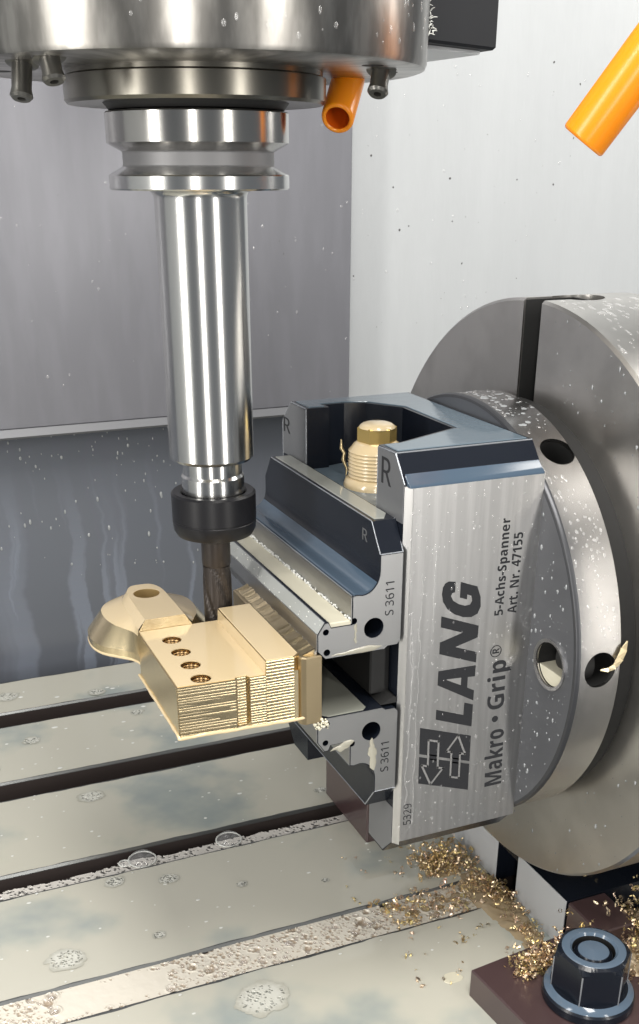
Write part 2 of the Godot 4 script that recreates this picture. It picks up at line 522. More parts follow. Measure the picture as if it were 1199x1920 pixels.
func set_camera_and_light() -> void:
	var cam := Camera3D.new()
	cam.name = "camera"
	add_child(cam)
	var right := Vector3(0.92132, 0.00114, 0.38880)
	var down := Vector3(-0.17035, -0.89772, 0.40631)
	var fwd := Vector3(0.34950, -0.44057, -0.82689)
	cam.transform = Transform3D(Basis(right, -down, -fwd), Vector3(-123.3, 326, 400.5) * MM)
	var near := 0.02
	cam.set_frustum(2.0 * near * 960.0 / 2002.0, Vector2(0, near * 340.0 / 2002.0), near, 20.0)
	cam.keep_aspect = Camera3D.KEEP_HEIGHT
	cam.current = true
	var env := Environment.new()
	env.background_mode = Environment.BG_COLOR
	env.background_color = Color(0.80, 0.82, 0.84)
	env.background_energy_multiplier = 0.31
	env.tonemap_mode = Environment.TONE_MAPPER_LINEAR
	env.tonemap_exposure = 1.0
	env.sdfgi_enabled = true; env.ssao_enabled = true; env.ssil_enabled = true
	var we := WorldEnvironment.new()
	we.name = "environment"
	we.environment = env
	add_child(we)
	# the machine's own lamps: upright tubes at the door and the sides, and one panel under the roof
	for a in [[Vector3(-0.62, 0.36, 0.22), Vector2(0.11, 1.0), 0.50], [Vector3(-0.36, 0.36, 0.86), Vector2(0.05, 1.0), 0.42], [Vector3(0.36, 0.36, 0.98), Vector2(0.09, 1.0), 0.50], [Vector3(0.80, 0.72, 0.06), Vector2(0.12, 0.7), 0.40], [Vector3(-0.02, 1.15, 0.30), Vector2(0.7, 0.24), 1.35]]:
		var l := AreaLight3D.new()
		l.name = "machine_lamp"
		l.area_size = a[1]
		l.light_energy = a[2]
		l.light_color = Color(1.0, 0.985, 0.96)
		l.area_range = 4.0
		l.area_attenuation = 2.0
		l.shadow_enabled = true
		add_child(l, true)
		l.look_at_from_position(a[0], Vector3(0.05, 0.18, 0.0), Vector3.UP if a[0].y < 1.0 else Vector3.RIGHT)

func build_room() -> void:
	var g := Geo.new()
	# lower back panel behind the table; u runs along x, v down
	var x0 := -700.0
	var x1 := 221.0
	g.tri(Vector3(x0, 164, -376), Vector3(x1, 164, -376), Vector3(x1, -120, -376), Vector3(0, 0, 1), Vector3(0, 0, 1), Vector3(0, 0, 1), Vector2(0, 0), Vector2(1, 0), Vector2(1, 1))
	g.tri(Vector3(x0, 164, -376), Vector3(x1, -120, -376), Vector3(x0, -120, -376), Vector3(0, 0, 1), Vector3(0, 0, 1), Vector3(0, 0, 1), Vector2(0, 0), Vector2(1, 1), Vector2(0, 1))
	box(g, Vector3(x0, -120, -380), Vector3(x1, 164, -376.4))
	struct("lower_back_wall", g.mesh(), M.lower_panel)
	g = Geo.new()
	box(g, Vector3(x0, 166, -372), Vector3(x1, 1100, -356), 1.2)
	struct("upper_back_wall", g.mesh(), M.grey_panel)
	g = Geo.new()
	prism(g, PackedVector2Array([Vector2(-372, 159.5), Vector2(-352.5, 160.5), Vector2(-351.2, 162.0), Vector2(-355.6, 166.4), Vector2(-372, 167)]), x0, x1 + 0.6, TO_X)
	struct("wall_ledge", g.mesh(), M.ledge_metal)
	g = Geo.new()
	box(g, Vector3(200, -120, -398), Vector3(760, 1100, -386))
	struct("white_wall", g.mesh(), M.white_paint)
	g = Geo.new()
	box(g, Vector3(-712, -120, -386), Vector3(-700, 1100, 420))
	struct("side_wall", g.mesh(), M.white_paint)
	g = Geo.new()
	box(g, Vector3(-712, -132, -398), Vector3(760, -121, 600))
	struct("chip_tray_floor", g.mesh(), M.table_steel)

func build_table() -> void:
	var t := thing("machine_table", "steel machine table with four long slots, wet with milky coolant", "machine table")
	var lands := [[-349.5, -297.0], [-277.0, -200.0], [-180.0, -100.0], [-81.0, -1.0], [21.0, 150.0]]
	for l in lands:
		var g := Geo.new()
		box(g, Vector3(-460, TABLE - 24.0, l[0]), Vector3(380, TABLE, l[1]), 1.2)
		obj("table_land", g.mesh(), M.table_steel, t)
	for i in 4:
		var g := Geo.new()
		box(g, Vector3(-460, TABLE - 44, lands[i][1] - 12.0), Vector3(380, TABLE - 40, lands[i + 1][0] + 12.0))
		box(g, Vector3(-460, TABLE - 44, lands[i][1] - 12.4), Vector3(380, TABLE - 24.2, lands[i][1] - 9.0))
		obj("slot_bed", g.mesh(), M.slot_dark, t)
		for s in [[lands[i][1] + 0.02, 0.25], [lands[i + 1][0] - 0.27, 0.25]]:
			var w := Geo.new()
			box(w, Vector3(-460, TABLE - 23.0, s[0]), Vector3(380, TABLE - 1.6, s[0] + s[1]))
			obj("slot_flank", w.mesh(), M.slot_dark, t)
	var b := Geo.new()
	box(b, Vector3(-460, TABLE - 80, -349), Vector3(380, TABLE - 44.2, 150))
	obj("table_body", b.mesh(), M.table_steel, t)
	# milky film on each land: a sheet with a wandering edge
	var edge := FastNoiseLite.new()
	edge.frequency = 0.03; edge.seed = 12
	var f := Geo.new()
	for l in lands:
		var nx := 280
		var nz := 8
		for i in nx:
			for j in nz:
				var P := []
				for k in [[i, j], [i + 1, j], [i + 1, j + 1], [i, j + 1]]:
					var x: float = -459.0 + 3.0 * k[0]
					var za: float = l[0] + 2.2 + 1.1 * edge.get_noise_2d(x, l[0])
					var zb: float = l[1] - 1.7 + 0.9 * edge.get_noise_2d(x + 900.0, l[1])
					var q: float = float(k[1]) / nz
					var lift := 0.5 if k[1] > 0 and k[1] < nz else 0.02
					P.append(Vector3(x, TABLE + lift, lerpf(za, zb, pow(q, 1.0))))
				var T := []
				for p in P:
					T.append(Vector2((p.x + 460.0) / 860.0, (p.z + 350.0) / 860.0))
				f.tri(P[0], P[1], P[2], Vector3.UP, Vector3.UP, Vector3.UP, T[0], T[1], T[2])
				f.tri(P[0], P[2], P[3], Vector3.UP, Vector3.UP, Vector3.UP, T[0], T[2], T[3])
	struct("coolant_water", f.mesh(), M.table_film)

func build_rotary() -> void:
	var t := thing("rotary_unit", "big round steel faceplate with one radial slot, standing on its dark base", "rotary table", Vector3(200, TABLE, 3.5))
	# faceplate with its slot
	var g := Geo.new()
	lathe(g, [Vector2(0, 0), Vector2(130.8, 0), Vector2(132, 1.2), Vector2(132, 52.8), Vector2(130.8, 54), Vector2(0, 54)], along_x(AXIS), 160)
	var slot := block(Vector3(130, 146, -3.9), Vector3(166, 300, 9.5))
	var m: ArrayMesh = await carve([[CSGShape3D.OPERATION_UNION, solid(g)], [CSGShape3D.OPERATION_SUBTRACTION, slot], [CSGShape3D.OPERATION_SUBTRACTION, rod(Vector3(163, 240, 2.8), Vector3(163, 300, 2.8), 11.0)]], 20.0)
	var fp := obj("faceplate", m, M.plate_steel, t)
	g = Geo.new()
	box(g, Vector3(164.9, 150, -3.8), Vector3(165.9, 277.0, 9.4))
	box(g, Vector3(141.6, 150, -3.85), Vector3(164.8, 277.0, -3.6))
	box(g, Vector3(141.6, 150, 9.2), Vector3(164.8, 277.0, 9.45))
	obj("slot_shade", g.mesh(), M.dark_gap, fp)  # dark sheets on the slot walls: shade put into their colour
	# dark wet rim of the faceplate
	g = Geo.new()
	lathe(g, [Vector2(118, 0), Vector2(118, 70), Vector2(60, 72)], along_x(Vector3(194.8, 146, 3.5)), 96)
	obj("rotary_body", g.mesh(), M.black_oxide, t)
	g = Geo.new()
	box(g, Vector3(262, TABLE, -110), Vector3(400, 240, 117), 3.0)
	obj("gear_housing", g.mesh(), M.grey_casting, t)
	# base slab with a notch over the table slot
	m = await carve([[CSGShape3D.OPERATION_UNION, block(Vector3(147, TABLE, -80), Vector3(400, 12.5, 65.5))], [CSGShape3D.OPERATION_SUBTRACTION, block(Vector3(140, -40, 4.5), Vector3(160, 7.6, 23.0))]], 20.0)
	var slab := obj("base_slab", m, M.black_oxide, t)
	for z in [[-80.0, 4.2], [23.3, 65.2]]:
		g = Geo.new()
		box(g, Vector3(146.4, TABLE + 0.2, z[0]), Vector3(147.0, 12.3, z[1]), 0.25)
		obj("ground_side", g.mesh(), M.slab_side, slab)
	g = Geo.new()
	box(g, Vector3(225, 12.6, 40), Vector3(400, 40, 118), 2.0)
	obj("side_flange", g.mesh(), M.grey_casting, t)
	# the round adapter between faceplate and vise
	var a := thing("adapter_flange", "round steel flange with bored holes between vise and slotted faceplate", "flange", Vector3(120, 146, 3.5))
	g = Geo.new()
	lathe(g, [Vector2(0, 0), Vector2(93.4, 0), Vector2(94.5, 1.0), Vector2(94.5, 20.2), Vector2(93.5, 21.2), Vector2(0, 21.2)], along_x(Vector3(111.3, 146, 3.5)), 160)
	var ops := [[CSGShape3D.OPERATION_UNION, solid(g)]]
	for deg in [59.0, 3.8, -72.0]:
		var d := Vector3(0, sin(deg_to_rad(deg)), cos(deg_to_rad(deg)))
		var c := Vector3(122.4 if deg < 30.0 else 125.0, 146, 3.5)
		ops.append([CSGShape3D.OPERATION_SUBTRACTION, rod(c + d * 74.0, c + d * 110.0, 7.2, 40)])
	ops.append([CSGShape3D.OPERATION_SUBTRACTION, rod(Vector3(100, 149.7, 81.1), Vector3(126, 149.7, 81.1), 9.6, 40)])
	m = await carve(ops, 24.0)
	var fl := obj("flange_ring", m, M.band_steel, a)
	g = Geo.new()
	lathe(g, [Vector2(40, 0), Vector2(90.9, 0), Vector2(90.9, 0.35)], along_x(Vector3(110.95, 146, 3.5)), 128)
	var face: ArrayMesh = await carve([[CSGShape3D.OPERATION_UNION, solid(lathe(Geo.new(), [Vector2(0, 0), Vector2(93.2, 0), Vector2(93.2, 0.3), Vector2(0, 0.3)], along_x(Vector3(110.95, 146, 3.5)), 128))], [CSGShape3D.OPERATION_SUBTRACTION, rod(Vector3(100, 149.7, 81.1), Vector3(126, 149.7, 81.1), 10.6, 40)]], 20.0)
	obj("flange_face", face, M.oxide_grey, fl)
	g = Geo.new()
	lathe(g, [Vector2(9.0, 0), Vector2(10.6, 0.0), Vector2(10.6, -0.9), Vector2(9.2, -0.6)], along_x(Vector3(111.0, 149.7, 81.1)), 40)
	obj("bore_rim", g.mesh(), M.band_steel, fl)
	g = Geo.new()
	lathe(g, [Vector2(0, 0), Vector2(91.5, 0), Vector2(91.5, 8.2), Vector2(0, 8.2)], along_x(Vector3(132.5, 146, 3.5)), 128)
	obj("seal_ring", g.mesh(), M.dark_gap, a)
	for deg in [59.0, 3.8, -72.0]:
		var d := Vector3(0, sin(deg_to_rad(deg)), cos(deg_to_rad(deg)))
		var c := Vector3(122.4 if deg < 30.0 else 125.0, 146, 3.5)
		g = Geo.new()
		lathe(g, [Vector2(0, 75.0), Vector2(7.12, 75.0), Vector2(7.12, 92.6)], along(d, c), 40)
		obj("bore_shade", g.mesh(), M.dark_gap, a)  # dark sleeve added in the bore, painting its shade
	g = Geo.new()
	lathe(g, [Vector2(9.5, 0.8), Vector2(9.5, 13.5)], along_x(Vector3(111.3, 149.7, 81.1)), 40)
	obj("bore_shade", g.mesh(), M.dark_gap, a)  # same dark sleeve: painted shade of the front bore
	g = Geo.new()
	var pool := PackedVector2Array()
	for i in 15:
		var w := PI + 0.35 + (PI - 0.7) * i / 14.0
		pool.append(Vector2(81.1 + cos(w) * 9.2, 149.7 + sin(w) * 9.2))
	prism(g, pool, 112.2, 121.0, TO_X)
	obj("pooled_coolant", g.mesh(), M.cream_pool, a)
	g = Geo.new()
	lathe(g, [Vector2(93.0, 110.9 - 111.3), Vector2(94.1, -0.1), Vector2(94.75, 0.9), Vector2(94.75, 1.7)], along_x(Vector3(111.3, 146, 3.5)), 160, 40.0)
	obj("edge_ring", g.mesh(), M.edge_dark, a)
	# a bolt head down the front bore
	g = Geo.new()
	lathe(g, [Vector2(0, 0), Vector2(6.4, 0), Vector2(7.0, 0.6), Vector2(7.0, 6)], along_x(Vector3(119, 149.7, 81.1)), 24)
	obj("bolt_head", g.mesh(), M.oxide_grey, a)
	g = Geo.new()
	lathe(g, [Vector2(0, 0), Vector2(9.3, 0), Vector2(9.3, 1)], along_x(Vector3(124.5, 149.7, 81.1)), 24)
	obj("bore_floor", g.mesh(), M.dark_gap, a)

func jaw_shape(mirror: bool) -> Array:
	var f := func(x: float, y: float) -> Vector2: return Vector2(x, 296.6 - y if mirror else y)
	var p := PackedVector2Array()
	for q in [[17.9, 164.2], [17.9, 171.2], [20.7, 175.4], [22.4, 175.4], [23.4, 173.2], [31.9, 173.2], [31.9, 184.2], [33.6, 184.6], [36.0, 184.2]]:
		p.append(f.call(q[0], q[1]))
	for i in range(1, 8):
		var a := PI / 2.0 * i / 8.0
		p.append(f.call(36.0 + 7.0 * sin(a), 184.2 + 8.5 * (1.0 - cos(a))))
	for q in [[43.0, 192.7], [43.0, 209.6], [52.5, 209.6], [52.5, 163.4], [51.0, 161.9], [47.0, 161.9], [45.6, 160.8], [21.0, 160.8]]:
		p.append(f.call(q[0], q[1]))
	return [p, f]

func make_jaw(t: Node3D, mirror: bool) -> void:
	var sh := jaw_shape(mirror)
	var p: PackedVector2Array = sh[0]
	var f: Callable = sh[1]
	var g := Geo.new()
	prism(g, p, -57.5, 64.5, TO_Z)
	var limit := PackedVector2Array()
	for q in [[-57.5, 150.0], [-57.5, 199.0], [-49.2, 210.5], [56.6, 210.5], [64.5, 199.0], [64.5, 150.0]]:
		var w: Vector2 = f.call(q[0], q[1])
		limit.append(w)
	var lim := Geo.new()
	prism(lim, limit, 0.0, 100.0, TO_X)
	var ops := [[CSGShape3D.OPERATION_UNION, solid(g)], [CSGShape3D.OPERATION_INTERSECTION, solid(lim)]]
	for h in [[40.9, 170.4, 4.1, 30.0], [21.2, 171.7, 1.25, 8.0], [21.6, 163.4, 1.35, 8.0], [32.6, 174.4, 1.3, 6.0]]:
		var c: Vector2 = f.call(h[0], h[1])
		ops.append([CSGShape3D.OPERATION_SUBTRACTION, rod(Vector3(c.x, c.y, 64.5 - h[3]), Vector3(c.x, c.y, 70), h[2], 28)])
	var m: ArrayMesh = await carve(ops, 26.0)
	var j := obj("lower_jaw" if mirror else "upper_jaw", m, M.black_oxide, t)
	# bright ground end face
	var front := PackedVector2Array()
	for q in p:
		var ok: bool = q.y >= 97.7 if mirror else q.y <= 198.9
		front.append(q if ok else Vector2(q.x, 97.7 if mirror else 198.9))
	g = Geo.new()
	var face := PackedVector2Array()
	for q in ccw(front):
		if face.is_empty() or face[face.size() - 1].distance_to(q) > 0.05:
			face.append(q)
	prism(g, inset(face, 0.25), 64.45, 64.7, TO_Z)
	var ops2 := [[CSGShape3D.OPERATION_UNION, solid(g)]]
	for h in [[40.9, 170.4, 4.1], [21.2, 171.7, 1.25], [21.6, 163.4, 1.35], [32.6, 174.4, 1.3]]:
		var c: Vector2 = f.call(h[0], h[1])
		ops2.append([CSGShape3D.OPERATION_SUBTRACTION, rod(Vector3(c.x, c.y, 60), Vector3(c.x, c.y, 70), h[2], 28)])
	var m2: ArrayMesh = await carve(ops2, 20.0)
	var ef := obj("end_face", m2, M.jaw_steel, j)
	ef.position = Vector3.ZERO
	# ground strips: tip bevel, tip nose and the upright of the ledge
	var strips := [[[17.6, 164.4], [17.6, 171.1], [17.9, 171.2], [17.9, 164.4]], [[17.75, 171.4], [20.5, 175.6], [20.8, 175.4], [18.0, 171.2]], [[31.6, 173.4], [31.6, 184.0], [31.9, 184.0], [31.9, 173.4]]]
	for s in strips:
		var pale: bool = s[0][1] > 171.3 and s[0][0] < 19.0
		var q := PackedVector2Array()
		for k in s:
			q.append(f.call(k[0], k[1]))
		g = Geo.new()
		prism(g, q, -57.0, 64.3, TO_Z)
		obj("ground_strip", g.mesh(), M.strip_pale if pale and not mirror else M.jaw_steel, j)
	g = Geo.new()
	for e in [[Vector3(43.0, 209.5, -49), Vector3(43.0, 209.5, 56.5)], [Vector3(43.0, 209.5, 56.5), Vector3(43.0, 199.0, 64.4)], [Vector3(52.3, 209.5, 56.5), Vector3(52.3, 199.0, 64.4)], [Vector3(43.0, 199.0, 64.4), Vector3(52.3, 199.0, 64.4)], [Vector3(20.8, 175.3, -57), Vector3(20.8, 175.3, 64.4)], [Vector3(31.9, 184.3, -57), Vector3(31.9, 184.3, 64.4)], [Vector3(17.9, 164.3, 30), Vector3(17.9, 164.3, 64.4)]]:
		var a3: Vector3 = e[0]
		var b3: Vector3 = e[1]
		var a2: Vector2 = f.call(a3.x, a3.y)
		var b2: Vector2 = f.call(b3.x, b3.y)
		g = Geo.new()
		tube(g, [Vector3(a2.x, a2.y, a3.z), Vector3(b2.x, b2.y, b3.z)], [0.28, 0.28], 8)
		obj("edge_highlight", g.mesh(), M.highlight_grey, j)  # pale tubes added as painted highlights on the sharp jaw edges
	# gripping teeth along the tip
	var teeth := Geo.new()
	var y0 := 164.0
	for i in 75:
		var z := -56.0 + i * 1.6
		var tri := PackedVector2Array([f.call(17.0, y0 - 1.2), f.call(17.7, y0 + 1.8), f.call(18.2, y0 - 1.2)])
		prism(teeth, tri, z, z + 0.9, TO_Z)
	obj("gripping_teeth", teeth.mesh(), M.jaw_steel, j).set_meta("kind", "stuff")
	var by := f.call(45.5, 174.4) as Vector2
	var top: float = 188.0 if not mirror else 119.9
	var bot: float = 174.6 if not mirror else 106.4
	lettering(j, "stamped_number", "S 3611", 400, Vector3(49.0, bot, 64.7), Vector3(0, top - bot, 0), Vector3(-3.6, 0, 0), M.print_dark)
	if not mirror:
		lettering(j, "engraved_letter", "R", 400, Vector3(42.98, 200.3, 48.6), Vector3(0, 0, 4.4), Vector3(0, 4.6, 0), M.print_grey, 0.08)

func build_vise() -> void:
	var t := thing("clamping_vise", "steel five-axis vise with printed side, gripping the brass part in stepped jaws", "vise", Vector3(82, 60, 3.5))
	# body: chamfered block, open at both ends round the spindle
	var g := Geo.new()
	prism(g, PackedVector2Array([Vector2(-59, 70), Vector2(-48.5, 60), Vector2(55, 60), Vector2(FRONT - 2.7, 69), Vector2(FRONT - 2.7, 224.5), Vector2(55, 233.5), Vector2(-48.5, 233.5), Vector2(-59, 223.5)]), 52.7, 111.0, TO_X)
	var cav := PackedVector2Array([Vector2(40, 40.7), Vector2(61.0, 40.7), Vector2(66, 38.5), Vector2(92.5, 26.0), Vector2(92.5, -18.0), Vector2(82, -33.0), Vector2(73, -36.5), Vector2(63.5, -36.5), Vector2(63.5, -31.0), Vector2(40, -31.0)])
	var up := Geo.new()
	prism(up, cav, 203.0, 240.0)
	var low := Geo.new()
	prism(low, cav, 40.0, 92.0)
	var m: ArrayMesh = await carve([[CSGShape3D.OPERATION_UNION, solid(g)], [CSGShape3D.OPERATION_SUBTRACTION, solid(up)], [CSGShape3D.OPERATION_SUBTRACTION, solid(low)], [CSGShape3D.OPERATION_SUBTRACTION, rod(Vector3(105, 225, -41), Vector3(105, 240, -41), 3.0)]], 20.0)
	var body := obj("vise_body", m, M.black_oxide, t)
	# ground side plate with the print
	g = Geo.new()
	prism(g, rect(54.9, 70.5, 111.2, 222.9, 0.0), FRONT - 3.0, FRONT, TO_Z, 0.25)
	var plate := obj("side_plate", g.mesh(), M.ground_steel, t)
	g = Geo.new()
	prism(g, PackedVector2Array([Vector2(52.72, 62.7), Vector2(54.95, FRONT - 0.1), Vector2(54.95, 62.7)]), 69.0, 223.0)
	obj("plate_bevel", g.mesh(), M.ground_steel, plate)
	g = Geo.new()
	prism(g, PackedVector2Array([Vector2(60.6, 227.0), Vector2(63.2, 224.9), Vector2(65.2, 223.6), Vector2(65.45, 222.7), Vector2(62.6, 222.4)]), 53.6, 111.0, TO_X, 0.3, 0.3)
	tag(obj("milky_coolant", smoothed(g.mesh(1.0), 50.0), M.trough_film), "strip of blue milky coolant along the vise's upper front edge", "coolant", "", "stuff")
	# pale prong faces and their letters
	for z in [[40.9, 64.6, 55.0, 1.0], [-58.8, -31.2, -48.5, -1.0]]:
		g = Geo.new()
		var prong := PackedVector2Array([Vector2(40.9, 209), Vector2(62.6, 209), Vector2(62.6, 224.3), Vector2(55.1, 232.9), Vector2(40.9, 232.9)]) if z[3] > 0.0 else PackedVector2Array([Vector2(-58.6, 209), Vector2(-31.3, 209), Vector2(-31.3, 232.9), Vector2(-48.7, 232.9), Vector2(-58.6, 223.3)])
		prism(g, prong, 52.45, 52.75, TO_X)
		var pf := obj("prong_face", g.mesh(), M.prong_grey, t)
		var zz: float = 44.4 if z[3] > 0.0 else -57.4
		var yy: float = 220.2 if z[3] > 0.0 else 219.0
		lettering(pf, "stamped_letter", "R", 400, Vector3(52.45, yy, zz), Vector3(0, 0, 8.0), Vector3(0, 10.0 if z[3] > 0.0 else 6.5, 0), M.print_dark)
	g = Geo.new()
	prism(g, PackedVector2Array([Vector2(41.0, 61), Vector2(55, 61), Vector2(62.6, 69.2), Vector2(62.6, 86.5), Vector2(41.0, 86.5)]), 52.45, 52.75, TO_X)
	obj("prong_face", g.mesh(), M.prong_grey, t)
	g = Geo.new()
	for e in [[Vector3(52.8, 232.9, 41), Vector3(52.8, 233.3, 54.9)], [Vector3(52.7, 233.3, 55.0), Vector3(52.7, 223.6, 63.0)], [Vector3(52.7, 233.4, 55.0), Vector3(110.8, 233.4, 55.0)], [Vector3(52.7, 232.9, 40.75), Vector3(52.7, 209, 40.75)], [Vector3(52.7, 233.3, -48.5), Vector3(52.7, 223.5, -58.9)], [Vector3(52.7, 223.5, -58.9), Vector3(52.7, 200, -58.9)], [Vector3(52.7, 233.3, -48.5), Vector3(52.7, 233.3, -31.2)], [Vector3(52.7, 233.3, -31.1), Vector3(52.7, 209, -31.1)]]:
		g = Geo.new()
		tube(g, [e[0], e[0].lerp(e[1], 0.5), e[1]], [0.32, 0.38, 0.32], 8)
		obj("edge_highlight", g.mesh(), M.highlight_grey, t)  # pale tubes added as painted highlights along the body edges
	# pale wet top, following the U
	g = Geo.new()
	var deck := PackedVector2Array([Vector2(53.4, 54.2), Vector2(110.5, 54.2), Vector2(110.5, -47.8), Vector2(53.4, -47.8), Vector2(53.4, -31.8), Vector2(62.8, -31.8), Vector2(62.8, -37.3), Vector2(73, -37.3), Vector2(82.6, -33.6), Vector2(93.3, -18.2), Vector2(93.3, 26.5), Vector2(66, 39.4), Vector2(61.0, 41.5), Vector2(53.4, 41.5)])
	prism(g, inset(ccw(deck), 0.9), 233.52, 233.9, Transform3D.IDENTITY, 0.25)
	tag(obj("milky_coolant", g.mesh(), M.milky_film), "blue-grey milky coolant lying on the U-shaped top of the vise", "coolant", "", "stuff")
	# lettering on the side plate (reads upwards)
	var Z := FRONT
	var shear := 0.385
	var place := func(q: Vector2, lift: float) -> Vector3: return Vector3(86.4 - q.y, 119.4 + q.x + shear * q.y, Z + lift)
	var glyphs := [
		[Vector2(0, 0), Vector2(10.2, 0), Vector2(10.2, 4.1), Vector2(4.5, 4.1), Vector2(4.5, 17), Vector2(0, 17)],
		[Vector2(12, 0), Vector2(16.6, 0), Vector2(17.2, 3.3), Vector2(21.9, 3.3), Vector2(22.9, 0), Vector2(27.8, 0), Vector2(21.6, 17), Vector2(15.4, 17), Vector2(12, 0)].slice(0, 8),
		[Vector2(29, 0), Vector2(33.6, 0), Vector2(33.6, 10), Vector2(40.0, 0), Vector2(45, 0), Vector2(45, 17), Vector2(40.4, 17), Vector2(40.4, 7), Vector2(34.0, 17), Vector2(29, 17)],
		[Vector2(60.5, 11.6), Vector2(59.9, 14.6), Vector2(58.6, 16.2), Vector2(56.8, 17.0), Vector2(54, 17.3), Vector2(51.0, 16.6), Vector2(48.6, 14.6), Vector2(47.2, 11.4), Vector2(46.9, 7.4), Vector2(47.8, 3.6), Vector2(49.9, 0.9), Vector2(53.2, -0.3), Vector2(57.0, 0.0), Vector2(61.0, 1.8), Vector2(61.0, 9.3), Vector2(54.6, 9.3), Vector2(54.6, 6.1), Vector2(56.6, 6.1), Vector2(56.6, 4.2), Vector2(54.6, 3.7), Vector2(52.8, 4.5), Vector2(51.8, 6.8), Vector2(51.8, 9.6), Vector2(52.6, 12.2), Vector2(54.2, 13.3), Vector2(55.6, 12.8), Vector2(56.2, 11.6)]]
	plates(plate, "maker_name", glyphs, place, M.print_dark)
	plates(plate, "letter_counter", [[Vector2(17.7, 6.4), Vector2(21.0, 6.4), Vector2(18.9, 13.0), Vector2(18.6, 13.0)]], func(q: Vector2, lift: float) -> Vector3: return place.call(q, lift + 0.05), M.panel_light, 0.12)
	# emblem: two slanted dark fields with outlined arrows
	var tl := Vector3(62.4, 123.6, Z)
	var ex := Vector3(86.5, 115.0, Z) - tl
	var ey := Vector3(62.8, 97.4, Z) - tl
	var put := func(q: Vector2, lift: float) -> Vector3: return tl + ex * q.x + ey * q.y + Vector3(0, 0, lift)
	plates(plate, "emblem", [rect(0, 0, 1, 0.465), rect(0, 0.515, 1, 1.0)], put, M.print_dark)
	plates(plate, "emblem_arrow_field", [rect(0.2, 0.44, 0.335, 0.54), rect(0.655, 0.44, 0.79, 0.54)], put, M.print_dark)
	var lines := Geo.new()
	for path in [[Vector2(0.17, 0.66), Vector2(0.17, 0.19), Vector2(0.365, 0.19), Vector2(0.365, 0.66), Vector2(0.47, 0.66), Vector2(0.235, 0.985), Vector2(0.05, 0.66), Vector2(0.17, 0.66)], [Vector2(0.625, 0.345), Vector2(0.625, 0.80), Vector2(0.80, 0.80), Vector2(0.80, 0.345), Vector2(0.90, 0.345), Vector2(0.745, 0.03), Vector2(0.53, 0.345), Vector2(0.625, 0.345)]]:
		for i in path.size() - 1:
			var a: Vector3 = put.call(path[i], 0.17)
			var b: Vector3 = put.call(path[i + 1], 0.17)
			var d := (b - a).normalized()
			var s := Vector3(-d.y, d.x, 0) * 0.42
			lines.quad(a - s - d * 0.42, b - s + d * 0.42, b + s + d * 0.42, a + s - d * 0.42, Vector3(0, 0, 1))
	obj("emblem_arrow_outline", lines.mesh(), M.panel_light, plate)
	lettering(plate, "printed_text", "Makro", 700, Vector3(103.5, 88.2, Z), Vector3(-1.0, 27.2, 0), Vector3(-8.9, 0, 0), M.print_dark)
	plates(plate, "printed_dot", [dot(Vector2(120.6, 97.6), 1.45)], func(q: Vector2, lift: float) -> Vector3: return Vector3(q.y, q.x, Z + lift), M.print_dark)
	lettering(plate, "printed_text", "Grip", 700, Vector3(104.2, 125.2, Z), Vector3(-0.9, 22.2, 0), Vector3(-11.2, 0, 0), M.print_dark)
	lettering(plate, "printed_text", "®", 400, Vector3(98.0, 149.2, Z), Vector3(0, 5.2, 0), Vector3(-5.2, 0, 0), M.print_dark)
	lettering(plate, "printed_text", "5-Achs-Spanner", 700, Vector3(98.5, 167.3, Z), Vector3(0, 39.8, 0), Vector3(-5.5, 0, 0), M.print_dark)
	lettering(plate, "printed_text", "Art. Nr. 47155", 700, Vector3(103.5, 167.3, Z), Vector3(0, 33.4, 0), Vector3(-4.2, 0, 0), M.print_dark)
	lettering(plate, "printed_text", "5329", 400, Vector3(60.1, 78.4, Z), Vector3(0, 10.2, 0), Vector3(-3.7, 0, 0), M.print_dark)
	await make_jaw(t, false)
	await make_jaw(t, true)
	# carriage behind the gap and the wiper strip
	g = Geo.new()
	box(g, Vector3(44, 137.5, -50), Vector3(52.6, 160, 56), 0.6)
	obj("jaw_carriage", g.mesh(), M.dark_gap, t)
	g = Geo.new()
	prism(g, PackedVector2Array([Vector2(45.5, 136.0), Vector2(52.4, 136.0), Vector2(52.4, 138.2), Vector2(51.0, 138.9)]), -40, 63.0, TO_Z)
	obj("wiper_strip", g.mesh(), M.dark_gap, t)
	# the threaded spindle in the U
	g = Geo.new()
	var prof := [Vector2(14.0, 199), Vector2(13.6, 208), Vector2(12.6, 210.5)]
	var y := 211.0
	while y < 221.2:
		prof.append(Vector2(11.15, y)); prof.append(Vector2(11.75, y + 0.55)); prof.append(Vector2(11.75, y + 0.85))
		y += 1.45
	prof.append_array([Vector2(11.2, 222.4), Vector2(9.6, 224.6), Vector2(8.0, 225.6), Vector2(0, 225.8)])
	lathe(g, prof, Transform3D(Basis.IDENTITY, Vector3(70, 0, 3.5)), 48, 60.0)
	var sp := obj("spindle_screw", g.mesh(), M.screw_cream, t)
	g = Geo.new()
	var hex := PackedVector2Array()
	for i in 6:
		hex.append(Vector2(70, 3.5) + Vector2.from_angle(TAU * (i + 0.28) / 6.0) * 8.2)
	prism(g, hex, 225.4, 231.6, Transform3D.IDENTITY, 0.4)
	obj("hex_drive", g.mesh(), M.screw_brass, sp)
	g = Geo.new()
	lathe(g, [Vector2(7.6, 231.2), Vector2(7.2, 232.0), Vector2(6.0, 232.8), Vector2(4.0, 233.3), Vector2(0, 233.5)], Transform3D(Basis.IDENTITY, Vector3(70, 0, 3.5)), 32, 60.0)
	obj("hex_cap", g.mesh(), M.screw_cream, sp)

func dot(c: Vector2, r: float) -> PackedVector2Array:
	var q := PackedVector2Array()
	for i in 20:
		q.append(c + Vector2.from_angle(TAU * i / 20.0) * r)
	return q

